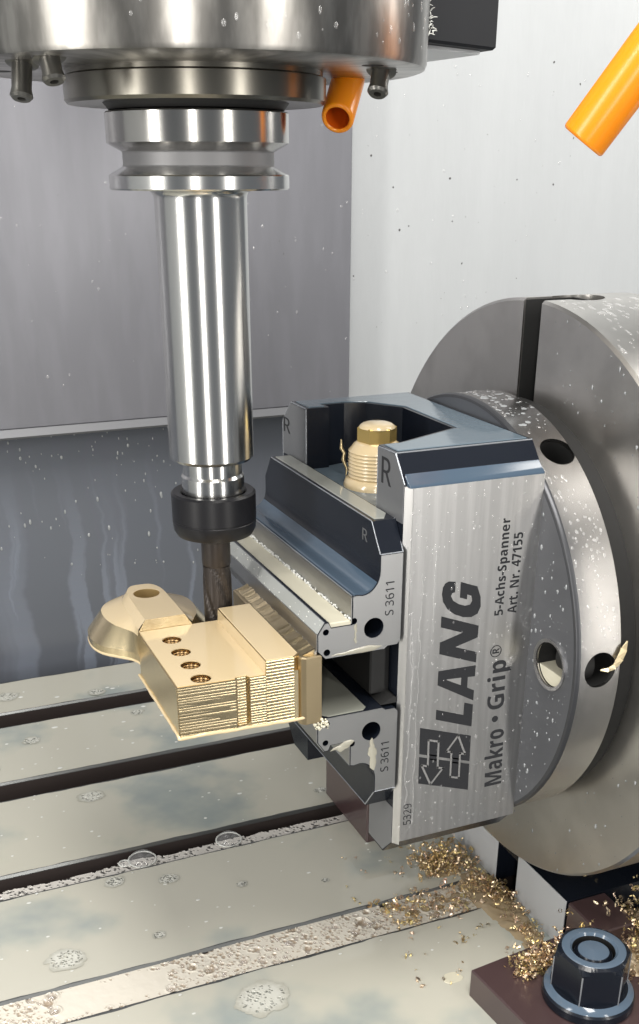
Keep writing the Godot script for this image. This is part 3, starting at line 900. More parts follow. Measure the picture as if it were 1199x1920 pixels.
func build_spindle() -> void:
	var t := thing("spindle_head", "heavy round steel spindle head with a dark recessed nose, hanging from above", "spindle head", Vector3(0, 345, 0))
	var g := Geo.new()
	lathe(g, [Vector2(40, 355.4), Vector2(76.2, 355.4), Vector2(77.4, 355.8), Vector2(78.0, 357.2), Vector2(78.3, 376), Vector2(78.6, 392), Vector2(78.8, 470), Vector2(30, 470)], Transform3D.IDENTITY, 180, 24.0)
	obj("housing", g.mesh(), M.housing_steel, t)
	g = Geo.new()
	lathe(g, [Vector2(31.8, 346.2), Vector2(43.4, 345.6), Vector2(44.3, 346.6), Vector2(44.3, 353.4), Vector2(43.2, 354.0), Vector2(43.2, 356)], Transform3D.IDENTITY, 120, 24.0)
	obj("spindle_nose", g.mesh(), M.nose_steel, t)
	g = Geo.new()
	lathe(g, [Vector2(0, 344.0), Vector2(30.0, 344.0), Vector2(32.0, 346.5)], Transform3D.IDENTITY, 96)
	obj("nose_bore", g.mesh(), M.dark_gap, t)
	# coolant jets under the ring
	for a in [[Vector3(-61.0, 355, 22), Vector3(-62.8, 345.0, 25)], [Vector3(-55.6, 355.4, 37.5), Vector3(-55.2, 348.8, 40)], [Vector3(52.0, 355.4, 37), Vector3(49.3, 348.0, 40)]]:
		g = Geo.new()
		var d: Vector3 = a[1] - a[0]
		lathe(g, [Vector2(5.0, -2.5), Vector2(5.0, 0.5), Vector2(3.1, 0.9), Vector2(3.0, d.length() - 3.0), Vector2(3.5, d.length() - 0.8), Vector2(2.8, d.length()), Vector2(1.3, d.length()), Vector2(1.3, d.length() - 4)], along(d, a[0]), 24)
		obj("coolant_jet", g.mesh(), M.jet_steel, t)
	# screw pockets in the underside of the ring
	for deg in [-30.0, 12.0, 24.0, 48.0, 150.0, 200.0]:
		g = Geo.new()
		var c := Vector3(cos(deg_to_rad(deg)) * 65.0, 355.3, sin(deg_to_rad(deg)) * 65.0)
		lathe(g, [Vector2(0, 0), Vector2(3.4, 0), Vector2(3.9, 0.35)], Transform3D(Basis.IDENTITY, c), 20)
		obj("screw_pocket", g.mesh(), M.dark_gap, t)
	var b := thing("black_guard", "black square-edged guard block beside the round spindle head", "guard block", Vector3(110, 368, -40))
	g = Geo.new()
	prism(g, PackedVector2Array([Vector2(96, -22), Vector2(142, -42), Vector2(137, -95), Vector2(76, -104)]), 370.0, 470.0, Transform3D.IDENTITY, 1.0, 1.0)
	obj("guard_body", g.mesh(), M.guard_black, b)
	g = Geo.new()
	prism(g, PackedVector2Array([Vector2(90, -26), Vector2(137, -46), Vector2(132, -90), Vector2(76, -96)]), 368.6, 369.9)
	obj("guard_underside", g.mesh(), M.light_metal, b)
	g = Geo.new()
	for i in 26:
		var c := Vector3(100.5 + rng.randf_range(-2.0, 2.5), 372 + rng.randf() * 10.0, -24.6 + rng.randf_range(-0.6, 0.9))
		var d := Vector3(rng.randf_range(-1, 1.6), rng.randf_range(-1, 1), rng.randf_range(0, 0.8)).normalized() * rng.randf_range(1.0, 3.4)
		tube(g, [c, c + d * 0.5 + Vector3(0, 0.3, 0), c + d], [0.28, 0.22, 0.1], 5)
	tag(obj("shaving_tuft", g.mesh(), M.foam_speck), "pale tuft of fine shavings caught on the black guard block", "shavings", "", "stuff")

func build_holder() -> void:
	var t := thing("tool_holder", "polished steel tool holder with grooved flange and long straight shank", "tool holder", Vector3(0, 210, 0))
	var g := Geo.new()
	lathe(g, [Vector2(0, 343.5), Vector2(31.0, 343.5), Vector2(31.5, 343.0), Vector2(31.5, 334.0), Vector2(26.5, 331.4)], Transform3D.IDENTITY, 128, 10.0, 8.0)
	obj("upper_flange", g.mesh(), M.collar_steel, t)
	g = Geo.new()
	lathe(g, [Vector2(26.5, 331.4), Vector2(26.3, 331.0), Vector2(26.3, 327.2), Vector2(26.5, 326.8)], Transform3D.IDENTITY, 128, 10.0, 8.0)
	obj("gripper_groove", g.mesh(), M.groove_steel, t)
	g = Geo.new()
	lathe(g, [Vector2(26.5, 326.8), Vector2(31.2, 324.3), Vector2(31.5, 323.9), Vector2(31.5, 320.0), Vector2(31.0, 319.5), Vector2(18.6, 319.5)], Transform3D.IDENTITY, 128, 10.0, 8.0)
	obj("lower_flange", g.mesh(), M.turned_steel, t)
	g = Geo.new()
	var prof := [Vector2(19.4, 319.6)]
	for i in 7:
		var a := PI / 2.0 * i / 6.0
		prof.append(Vector2(18.6 - 2.15 * sin(a), 319.3 - 2.6 * (1.0 - cos(a))))
	prof.append_array([Vector2(16.45, 300), Vector2(16.45, 225.6), Vector2(15.3, 224.3), Vector2(11, 224.3)])
	lathe(g, prof, Transform3D.IDENTITY, 128, 24.0, 8.0)
	obj("shank", g.mesh(), M.turned_steel, t)
	g = Geo.new()
	lathe(g, [Vector2(11.6, 224.4), Vector2(11.6, 218.6), Vector2(11.9, 218.2), Vector2(12.4, 217.6), Vector2(12.4, 211.2), Vector2(9, 211.0)], Transform3D.IDENTITY, 96, 10.0, 8.0)
	obj("neck", g.mesh(), M.turned_steel, t)
	g = Geo.new()
	lathe(g, [Vector2(12.5, 210.4), Vector2(13.4, 211.4), Vector2(16.0, 211.6), Vector2(16.8, 210.8), Vector2(16.8, 200.6), Vector2(16.6, 200.4), Vector2(16.6, 200.0), Vector2(16.8, 199.8), Vector2(16.5, 196.5), Vector2(15.2, 194.2), Vector2(13.0, 193.4), Vector2(6.2, 193.4), Vector2(6.0, 196)], Transform3D.IDENTITY, 96, 35.0)
	obj("clamping_nut", g.mesh(), M.nut_black, t)
	# end mill: shank, then two-flute cutting length
	var e := thing("end_mill", "dark coated end mill cutting along the back edge of the brass part", "end mill", Vector3(0, 150, 0))
	g = Geo.new()
	lathe(g, [Vector2(5.93, 196), Vector2(5.93, 181.5), Vector2(5.6, 180.4)], Transform3D.IDENTITY, 48)
	obj("cutter_shank", g.mesh(), M.carbide, e)
	g = Geo.new()
	var segs := 48
	var rows := 26
	for r in rows:
		for s in segs:
			var P := []
			var N := []
			for k in [[r, s], [r, s + 1], [r + 1, s + 1], [r + 1, s]]:
				var y: float = 180.5 - 38.0 * k[0] / rows
				var a: float = TAU * k[1] / segs
				var tw: float = a + 0.06 * (180.5 - y)
				var rr := 5.9 - 0.8 * pow(maxf(0.0, sin(tw * 4.0)), 2.0)
				P.append(Vector3(cos(a) * rr, y, sin(a) * rr)); N.append(Vector3(cos(a), 0, sin(a)))
			g.flat(P[0], P[1], P[2], N[0]); g.flat(P[0], P[2], P[3], N[0])
	obj("cutting_flutes", g.mesh(), M.carbide, e)

func build_workpiece() -> void:
	var t := thing("brass_workpiece", "half-milled brass part with four drilled holes, filmed with cream coolant", "brass part", Vector3(-10, 134, 30))
	# main block
	var g := Geo.new()
	var outline := PackedVector2Array([Vector2(-36, 6), Vector2(-36, 62), Vector2(-14.0, 63.2), Vector2(-13.2, 61.6), Vector2(-9.6, 61.6), Vector2(-8.8, 63.6), Vector2(10.2, 64.25), Vector2(11.2, 63.2), Vector2(12.5, 63.2), Vector2(12.5, 6)])
	prism(g, outline, 137.6, 158.2)
	var holes := []
	for z in [57.8, 45.0, 32.1, 19.2]:
		holes.append([Vector3(-25.7, 130, z), Vector3(-25.7, 175, z), 3.75])
	var ops := [[CSGShape3D.OPERATION_UNION, solid(g)]]
	for h in holes:
		ops.append([CSGShape3D.OPERATION_SUBTRACTION, rod(h[0], h[1], h[2], 40)])
	var m: ArrayMesh = await carve(ops, 24.0)
	obj("milled_block", m, M.milled_brass, t)
	# level cutter marks: low rounded ridges, interrupted here and there
	var marks := Geo.new()
	for fc in [[Vector3(-35.8, 0, 62.0), Vector3(-14.2, 0, 63.15), 138.2, 158.0], [Vector3(-8.6, 0, 63.62), Vector3(-2.6, 0, 63.84), 138.2, 158.0], [Vector3(-2.45, 0, 64.01), Vector3(8.5, 0, 64.21), 138.2, 163.3], [Vector3(-13.0, 0, 61.6), Vector3(-9.8, 0, 61.6), 138.2, 158.0]]:
		var y: float = fc[2]
		while y < fc[3]:
			var s0 := 0.0
			while s0 < 1.0:
				var s1 := minf(1.0, s0 + rng.randf_range(0.6, 1.8))
				var A: Vector3 = fc[0].lerp(fc[1], s0)
				var B: Vector3 = fc[0].lerp(fc[1], s1)
				var tall := rng.randf_range(0.34, 0.55)
				var out := rng.randf_range(0.02, 0.10)
				for q in 4:
					var a0 := -PI / 2.0 + PI * q / 4.0
					var a1 := -PI / 2.0 + PI * (q + 1) / 4.0
					var P := [A + Vector3(0, y + sin(a0) * tall, cos(a0) * out), B + Vector3(0, y + sin(a0) * tall, cos(a0) * out), B + Vector3(0, y + sin(a1) * tall, cos(a1) * out), A + Vector3(0, y + sin(a1) * tall, cos(a1) * out)]
					var n0 := Vector3(0, sin(a0) / tall, cos(a0) / maxf(out, 0.14)).normalized()
					var n1 := Vector3(0, sin(a1) / tall, cos(a1) / maxf(out, 0.14)).normalized()
					marks.tri(P[0], P[1], P[2], n0, n0, n1); marks.tri(P[0], P[2], P[3], n0, n1, n1)
				s0 = s1
			y += rng.randf_range(0.95, 1.5)
	obj("cutter_marks", marks.mesh(), M.milled_brass, t).set_meta("kind", "stuff")
	# smooth left flank
	g = Geo.new()
	box(g, Vector3(-36.25, 137.8, 6.2), Vector3(-36.0, 158.0, 61.8))
	obj("left_flank", g.mesh(), M.brass, t)
	for h in holes:
		g = Geo.new()
		var pr := []
		var y := 139.0
		while y < 157.4:
			pr.append(Vector2(3.72, y)); pr.append(Vector2(3.5, y + 0.5))
			y += 1.0
		lathe(g, pr, Transform3D(Basis.IDENTITY, Vector3(-25.7, 0, h[0].z)), 32, 5.0)
		obj("drilled_bore", g.mesh(), M.drilled_brass, t)
	# ridge and the raw stock held in the jaws
	g = Geo.new()
	prism(g, PackedVector2Array([Vector2(-2.5, 6.6), Vector2(-2.5, 64.0), Vector2(8.6, 64.2), Vector2(11.6, 61.4), Vector2(12.0, 6.6)]), 158.2, 163.7)
	obj("ridge", g.mesh(), M.milled_brass, t)
	g = Geo.new()
	prism(g, PackedVector2Array([Vector2(11.2, -14.0), Vector2(10.8, 62.8), Vector2(11.4, 64.2), Vector2(13.0, 65.4), Vector2(19.4, 65.0), Vector2(19.4, -14.0)]), 134.6, 162.9, Transform3D.IDENTITY, 0.5, 0.5)
	obj("raw_stock", g.mesh(), M.stock_brass, t)
	g = Geo.new()
	var jag := FastNoiseLite.new()
	jag.frequency = 0.12; jag.seed = 19
	for i in 60:
		var za := -13.6 + i * 1.27
		var zb := za + 1.27
		var ha := jag.get_noise_1d(i * 2.3) * 0.7
		var hb := jag.get_noise_1d((i + 1) * 2.3) * 0.7
		g.quad(Vector3(11.6, 162.6, za), Vector3(11.6, 162.6, zb), Vector3(14.6, 163.6 + hb, zb), Vector3(14.6, 163.6 + ha, za), Vector3(0, 1, 0))
		g.quad(Vector3(14.6, 163.6 + ha, za), Vector3(14.6, 163.6 + hb, zb), Vector3(18.4, 165.2 + hb, zb), Vector3(18.4, 165.2 + ha, za), Vector3(0, 1, 0))
	g.quad(Vector3(11.6, 162.6, 62.6), Vector3(14.6, 163.6, 62.6), Vector3(18.4, 165.2, 62.6), Vector3(18.4, 162.6, 62.6), Vector3(0, 0, 1))
	obj("rough_shoulder", g.mesh(), M.stock_dark, t)
	# cream film on the level tops
	g = Geo.new()
	var top := PackedVector2Array([Vector2(-35.6, 6.4), Vector2(-35.6, 61.4), Vector2(-14.2, 62.7), Vector2(-13.4, 61.3), Vector2(-9.4, 61.3), Vector2(-8.6, 63.1), Vector2(-2.6, 63.3), Vector2(-2.6, 6.4)])
	prism(g, top, 158.0, 158.5)
	ops = [[CSGShape3D.OPERATION_UNION, solid(g)]]
	for h in holes:
		ops.append([CSGShape3D.OPERATION_SUBTRACTION, rod(h[0], h[1], 3.85, 40)])
	m = await carve(ops, 20.0)
	obj("cream_film", m, M.cream_brass, t)
	g = Geo.new()
	prism(g, PackedVector2Array([Vector2(-2.1, 7.0), Vector2(-2.1, 63.5), Vector2(8.3, 63.7), Vector2(11.1, 61.0), Vector2(11.4, 7.0)]), 163.6, 164.0, Transform3D.IDENTITY, 0.15)
	obj("cream_film", g.mesh(), M.cream_brass, t)
	# cream on the ridge's inner side and foot
	g = Geo.new()
	prism(g, PackedVector2Array([Vector2(-2.75, 158.5), Vector2(-2.5, 163.4), Vector2(-2.3, 163.4), Vector2(-2.3, 158.3), Vector2(-4.2, 158.45)]), 7.0, 63.2, TO_Z)
	obj("cream_film", g.mesh(), M.cream_brass, t)
	# the tail: wings round a raised pad with a hole; rings of the same number of points are joined
	var half := [[Vector2(11.5, 6), Vector2(12.3, 3), Vector2(14.2, -0.5), Vector2(18.5, -5), Vector2(23.6, -11), Vector2(26.0, -19), Vector2(25.6, -29), Vector2(22.2, -37), Vector2(15.5, -44), Vector2(7, -47.5)],
		[Vector2(11.5, 6), Vector2(11.9, 3), Vector2(12.8, -0.5), Vector2(15.2, -5), Vector2(18.0, -11), Vector2(19.6, -19), Vector2(19.2, -28), Vector2(16.4, -34.5), Vector2(11.6, -39.5), Vector2(5.5, -42.0)],
		[Vector2(11.3, 6), Vector2(11.3, 3), Vector2(11.2, -0.5), Vector2(11.0, -5), Vector2(10.9, -11), Vector2(10.7, -19), Vector2(10.2, -26), Vector2(9.0, -31.5), Vector2(6.4, -36), Vector2(3, -37.6)],
		[Vector2(8.2, 5.6), Vector2(8.2, 3), Vector2(8.2, -0.5), Vector2(8.2, -5), Vector2(8.1, -11), Vector2(8.0, -19), Vector2(7.8, -25), Vector2(6.9, -30), Vector2(4.8, -34), Vector2(2, -35.2)]]
	var ring := func(i: int) -> PackedVector2Array:
		var q := PackedVector2Array()
		var h: Array = half[i]
		var fine := []
		for k in 9:
			var before: Vector2 = h[maxi(k - 1, 0)]
			var after: Vector2 = h[k + 2] if k < 8 else Vector2(-h[9].x, h[9].y)
			for m5 in 5:
				fine.append((h[k] as Vector2).cubic_interpolate(h[k + 1], before, after, m5 / 5.0))
		fine.append(h[9])
		for p in fine:
			q.append(Vector2(-24.5 - p.x, p.y))
		for k in range(fine.size() - 1, -1, -1):
			q.append(Vector2(-24.5 + fine[k].x, fine[k].y))
		return q
	var sides := Geo.new()
	var tops := Geo.new()
	var chamf := Geo.new()
	var loft := func(gg: Geo, lo: PackedVector2Array, y0: float, hi: PackedVector2Array, y1: float) -> void:
		for i in lo.size() - 1:
			var mid := (lo[i] + lo[i + 1]) / 2.0 - Vector2(-24.5, -12)
			gg.quad(Vector3(lo[i].x, y0, lo[i].y), Vector3(lo[i + 1].x, y0, lo[i + 1].y), Vector3(hi[i + 1].x, y1, hi[i + 1].y), Vector3(hi[i].x, y1, hi[i].y), Vector3(mid.x, 12.0, mid.y))
	var R0: PackedVector2Array = ring.call(0)
	var R1: PackedVector2Array = ring.call(1)
	var R2: PackedVector2Array = ring.call(2)
	var R3: PackedVector2Array = ring.call(3)
	loft.call(sides, R0, 144.6, R0, 147.6)
	loft.call(chamf, R0, 147.6, R1, 156.4)
	loft.call(tops, R1, 156.4, R2, 159.4)
	loft.call(tops, R2, 159.4, R3, 163.0)
	obj("tail_side", sides.mesh(), M.brass, t)
	obj("tail_chamfer", smoothed(chamf.mesh(1.0), 24.0), M.brass, t)
	obj("tail_slope", smoothed(tops.mesh(1.0), 24.0), M.cream_brass, t)
	# pad top with its hole, underside, front step
	g = Geo.new()
	prism(g, R3, 162.4, 163.02)
	m = await carve([[CSGShape3D.OPERATION_UNION, solid(g)], [CSGShape3D.OPERATION_SUBTRACTION, rod(Vector3(-24.5, 150, -23.6), Vector3(-24.5, 170, -23.6), 5.6, 48)]], 20.0)
	obj("pad_top", m, M.cream_brass, t)
	g = Geo.new()
	lathe(g, [Vector2(0, 151.0), Vector2(5.55, 151.0), Vector2(5.55, 162.9)], Transform3D(Basis.IDENTITY, Vector3(-24.5, 0, -23.6)), 48)
	obj("pad_bore", g.mesh(), M.bore_brass, t)
	g = Geo.new()
	prism(g, inset(ccw(R0), -0.3), 143.4, 145.0, Transform3D.IDENTITY, 0.5, 0.6)
	obj("tail_rim", g.mesh(), M.cream_brass, t)
	g = Geo.new()
	g.quad(Vector3(-35.8, 158.3, 6.1), Vector3(-13.2, 158.3, 6.1), Vector3(-16.3, 163.0, 5.65), Vector3(-32.7, 163.0, 5.65), Vector3(0, 0, 1))
	obj("pad_step", g.mesh(), M.brass, t)
	# coolant bead hanging along the lower edges
	g = Geo.new()
	var path := []
	var rad := []
	var wob := FastNoiseLite.new()
	wob.frequency = 0.06; wob.seed = 3
	for i in 120:
		var s := i / 119.0
		var p := Vector3(-36.3, 138.4, lerpf(4, 62.0, s / 0.52)) if s < 0.52 else Vector3(lerpf(-36.3, 13, (s - 0.52) / 0.48), 137.6, lerpf(62.2, 64.4, (s - 0.52) / 0.48))
		path.append(p + Vector3(0, wob.get_noise_1d(i * 1.5) * 0.35, 0)); rad.append(0.7 + 0.22 * wob.get_noise_1d(i * 2.0 + 70.0))
	tube(g, path, rad, 10)
	obj("coolant_bead", g.mesh(), M.cream_brass, t)

func make_clamp_block(label: String, a: Vector3, b: Vector3, turn := 0.0) -> Node3D:
	var c := Vector3((a.x + b.x) / 2.0, a.y, (a.z + b.z) / 2.0)
	var t := thing("clamp_block", label, "clamp block", c, "brown clamp blocks on the table")
	t.rotation.y = turn
	var g := Geo.new()
	box(g, Vector3(a.x - c.x, 0, a.z - c.z), Vector3(b.x - c.x, b.y - a.y, b.z - c.z), 0.7)
	var o := obj("block_body", g.mesh(), M.brown_oxide, t)
	o.position = Vector3.ZERO
	return t

func build_clamps() -> void:
	make_clamp_block("brown steel block on the table under the lower vise jaw", Vector3(97.5, TABLE, -112), Vector3(125, 11.0, -53.5))
	make_clamp_block("small brown block set against the rotary base behind the hex nut", Vector3(147, TABLE, 65.9), Vector3(168, 12.3, 91))
	var front := make_clamp_block("brown clamp block under the big black hex nut", Vector3(92, TABLE, 72.5), Vector3(172, -0.6, 150), 0.10)
	# hexagon nut with collar on its stud
	var n := thing("collar_nut", "black hexagon nut with round collar, wet blue coolant on its rim", "nut", Vector3(127.0, -0.6, 111.5))
	var at := Transform3D(Basis.IDENTITY, Vector3(127.0, -0.6, 111.5))
	var g := Geo.new()
	lathe(g, [Vector2(9, 0.05), Vector2(19.4, 0.05), Vector2(19.9, 0.6), Vector2(19.9, 4.2), Vector2(19.2, 5.2), Vector2(16.5, 7.4), Vector2(9, 7.6)], at, 64, 30.0)
	obj("nut_collar", g.mesh(), M.black_oxide, n)
	g = Geo.new()
	var segs := 72
	var R := 16.9
	# hex with a rounded chamfer on top
	var level := [[6.8, 0.0], [23.6, 0.0], [25.6, 1.2], [26.6, 2.6]]
	for l in level.size() - 1:
		for s in segs:
			var P := []
			for k in [[l, s], [l, s + 1], [l + 1, s + 1], [l + 1, s]]:
				var a: float = TAU * k[1] / segs + 0.35
				var w := fposmod(a - 0.35, TAU / 6.0) - TAU / 12.0
				var hexr := R * cos(PI / 6.0) / cos(w)
				var rr := minf(hexr, R - level[k[0]][1] * 1.25) if k[0] > 1 else hexr
				P.append(at * Vector3(cos(a) * rr, level[k[0]][0], sin(a) * rr))
			var mid: Vector3 = (P[0] + P[2]) / 2.0 - at.origin
			g.quad(P[0], P[1], P[2], P[3], Vector3(mid.x, 2.0 if l > 0 else 0.0, mid.z))
	obj("nut_hexagon", g.mesh(), M.black_oxide, n)
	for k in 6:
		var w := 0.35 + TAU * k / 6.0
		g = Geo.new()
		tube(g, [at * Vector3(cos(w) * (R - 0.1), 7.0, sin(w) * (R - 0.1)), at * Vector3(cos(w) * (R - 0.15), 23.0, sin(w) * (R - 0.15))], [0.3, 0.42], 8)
		obj("corner_highlight", g.mesh(), M.highlight_grey, n)  # pale tube added as a painted highlight down each hex corner
	g = Geo.new()
	lathe(g, [Vector2(9.2, 25.6), Vector2(10.2, 26.75), Vector2(13.0, 26.85), Vector2(13.6, 26.5)], at, 56, 40.0)
	obj("wet_rim", g.mesh(), M.wet_blue, n)
	g = Geo.new()
	lathe(g, [Vector2(16.6, 7.45), Vector2(18.6, 6.2), Vector2(19.3, 5.4)], at, 56, 40.0)
	obj("wet_rim", g.mesh(), M.wet_blue, n)
	g = Geo.new()
	lathe(g, [Vector2(10.2, 26.6), Vector2(9.3, 25.4), Vector2(9.3, 18.0)], at, 48)
	obj("nut_bore", g.mesh(), M.dark_gap, n)
	var s := thing("threaded_stud", "black threaded stud end standing inside the hex nut", "stud", Vector3(127, 0, 111.5))
	g = Geo.new()
	var prof := []
	var y := 12.0
	while y < 23.0:
		prof.append(Vector2(7.6, y)); prof.append(Vector2(8.3, y + 0.6))
		y += 1.2
	prof.append_array([Vector2(8.0, 23.4), Vector2(6.6, 25.2)])
	lathe(g, prof, at, 40)
	obj("stud_thread", g.mesh(), M.black_oxide, s)
	g = Geo.new()
	lathe(g, [Vector2(6.7, 25.1), Vector2(5.0, 25.5), Vector2(0, 25.7)], at, 40, 40.0)
	obj("wet_stud_end", g.mesh(), M.wet_blue, s)
	# round foot behind the jaws
	var f := thing("round_foot", "dark round steel foot on the table below the brass part", "foot", Vector3(120, TABLE, -172))
	g = Geo.new()
	lathe(g, [Vector2(15.6, TABLE), Vector2(16.6, TABLE + 1.0), Vector2(16.6, TABLE + 36), Vector2(15.0, TABLE + 38), Vector2(0, TABLE + 38)], Transform3D(Basis.IDENTITY, Vector3(120, 0, -172)), 48)
	obj("foot_body", g.mesh(), M.black_oxide, f)

func nozzle(label: String, tip: Vector3, back: Vector3, r: float, r_in: float) -> void:
	var t := thing("coolant_nozzle", label, "nozzle", tip, "orange coolant nozzles")
	var d := back - tip
	var L := d.length()
	var g := Geo.new()
	lathe(g, [Vector2(r_in, 0.6), Vector2(r_in + 0.4, 0.05), Vector2(r - 0.9, 0.0), Vector2(r - 0.25, 0.35), Vector2(r, 1.1), Vector2(r * 1.02, L)], along(d, tip), 56, 50.0)
	obj("nozzle_tube", g.mesh(), M.orange_plastic, t)
	g = Geo.new()
	lathe(g, [Vector2(r_in, 0.6), Vector2(r_in * 0.96, L * 0.7), Vector2(0, L * 0.72)], along(d, tip), 40, 50.0)
	obj("nozzle_bore", g.mesh(), M.orange_inside, t)

func build_nozzles() -> void:
	nozzle("small orange nozzle under the spindle head, open end downwards", Vector3(50.0, 342.0, 6.0), Vector3(60.5, 355.6, -8.0), 5.9, 4.2)
	nozzle("large orange nozzle reaching in from the upper right", Vector3(117.0, 334.4, 60.0), Vector3(136.5, 369.0, 75.0), 8.2, 5.4)
	# black fitting that just shows in the upper corner
	var g := Geo.new()
	tube(g, [Vector3(150, 394, 60), Vector3(155, 389, 58), Vector3(163, 386, 56)], [4.0, 6.0, 6.4], 20)
	tag(obj("black_fitting", g.mesh(), M.nut_black), "black hose fitting just showing above the large orange nozzle", "fitting")

func foam_sheet(g: Geo, x0: float, x1: float, z0: float, z1: float, y: float, step: float, cells: Array, keep: Callable, base: Color, hollow: Color, swell := 0.5, fade := Vector3.ZERO) -> void:
	# a froth of open cells: bowls with raised rims
	var nx := int((x1 - x0) / step)
	var nz := int((z1 - z0) / step)
	var hgt := PackedFloat32Array(); hgt.resize((nx + 1) * (nz + 1))
	var dark := PackedFloat32Array(); dark.resize((nx + 1) * (nz + 1))
	var bump := FastNoiseLite.new()
	bump.frequency = 0.12; bump.seed = 77
	for j in nz + 1:
		for i in nx + 1:
			hgt[j * (nx + 1) + i] = swell * (0.88 + 0.12 * bump.get_noise_2d(x0 + i * step, z0 + j * step))
	for c in cells:
		var r: float = c[2]
		var ia := maxi(0, int((c[0] - r * 1.5 - x0) / step))
		var ib := mini(nx, int((c[0] + r * 1.5 - x0) / step) + 1)
		var ja := maxi(0, int((c[1] - r * 1.5 - z0) / step))
		var jb := mini(nz, int((c[1] + r * 1.5 - z0) / step) + 1)
		for j in range(ja, jb + 1):
			for i in range(ia, ib + 1):
				var d := Vector2(x0 + i * step - c[0], z0 + j * step - c[1]).length() / r
				var k := j * (nx + 1) + i
				if d < 1.0:
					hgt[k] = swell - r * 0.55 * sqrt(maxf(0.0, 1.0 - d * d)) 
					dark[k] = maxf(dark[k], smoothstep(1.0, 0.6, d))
				elif d < 1.4 and dark[k] == 0.0:
					hgt[k] = maxf(hgt[k], swell + r * 0.18 * (1.0 - absf(d - 1.12) / 0.28))
	for j in nz:
		for i in nx:
			var xc := x0 + (i + 0.5) * step
			var zc := z0 + (j + 0.5) * step
			if not keep.call(xc, zc):
				continue
			var P := []
			var C := []
			var N := []
			for k in [[i, j], [i + 1, j], [i + 1, j + 1], [i, j + 1]]:
				var q: int = k[1] * (nx + 1) + k[0]
				P.append(Vector3(x0 + k[0] * step, y + hgt[q], z0 + k[1] * step))
				var own := base
				if fade.z > 0.0:
					var ww := Vector2(P[P.size() - 1].x - fade.x, (P[P.size() - 1].z - fade.y) * 1.2).length() / fade.z
					own = base.lerp(Color(0.42, 0.415, 0.355), smoothstep(0.45, 0.95, ww + 0.15 * bump.get_noise_2d(P[P.size() - 1].x * 3.0, P[P.size() - 1].z * 3.0)))
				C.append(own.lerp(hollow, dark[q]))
				var hx := hgt[k[1] * (nx + 1) + mini(k[0] + 1, nx)] - hgt[k[1] * (nx + 1) + maxi(k[0] - 1, 0)]
				var hz := hgt[mini(k[1] + 1, nz) * (nx + 1) + k[0]] - hgt[maxi(k[1] - 1, 0) * (nx + 1) + k[0]]
				N.append(Vector3(-hx, 2.0 * step, -hz).normalized())
			g.tri(P[0], P[1], P[2], N[0], N[1], N[2], Vector2.ZERO, Vector2.ZERO, Vector2.ZERO, C[0], C[1], C[2])
			g.tri(P[0], P[2], P[3], N[0], N[2], N[3], Vector2.ZERO, Vector2.ZERO, Vector2.ZERO, C[0], C[2], C[3])
	g.colored = true

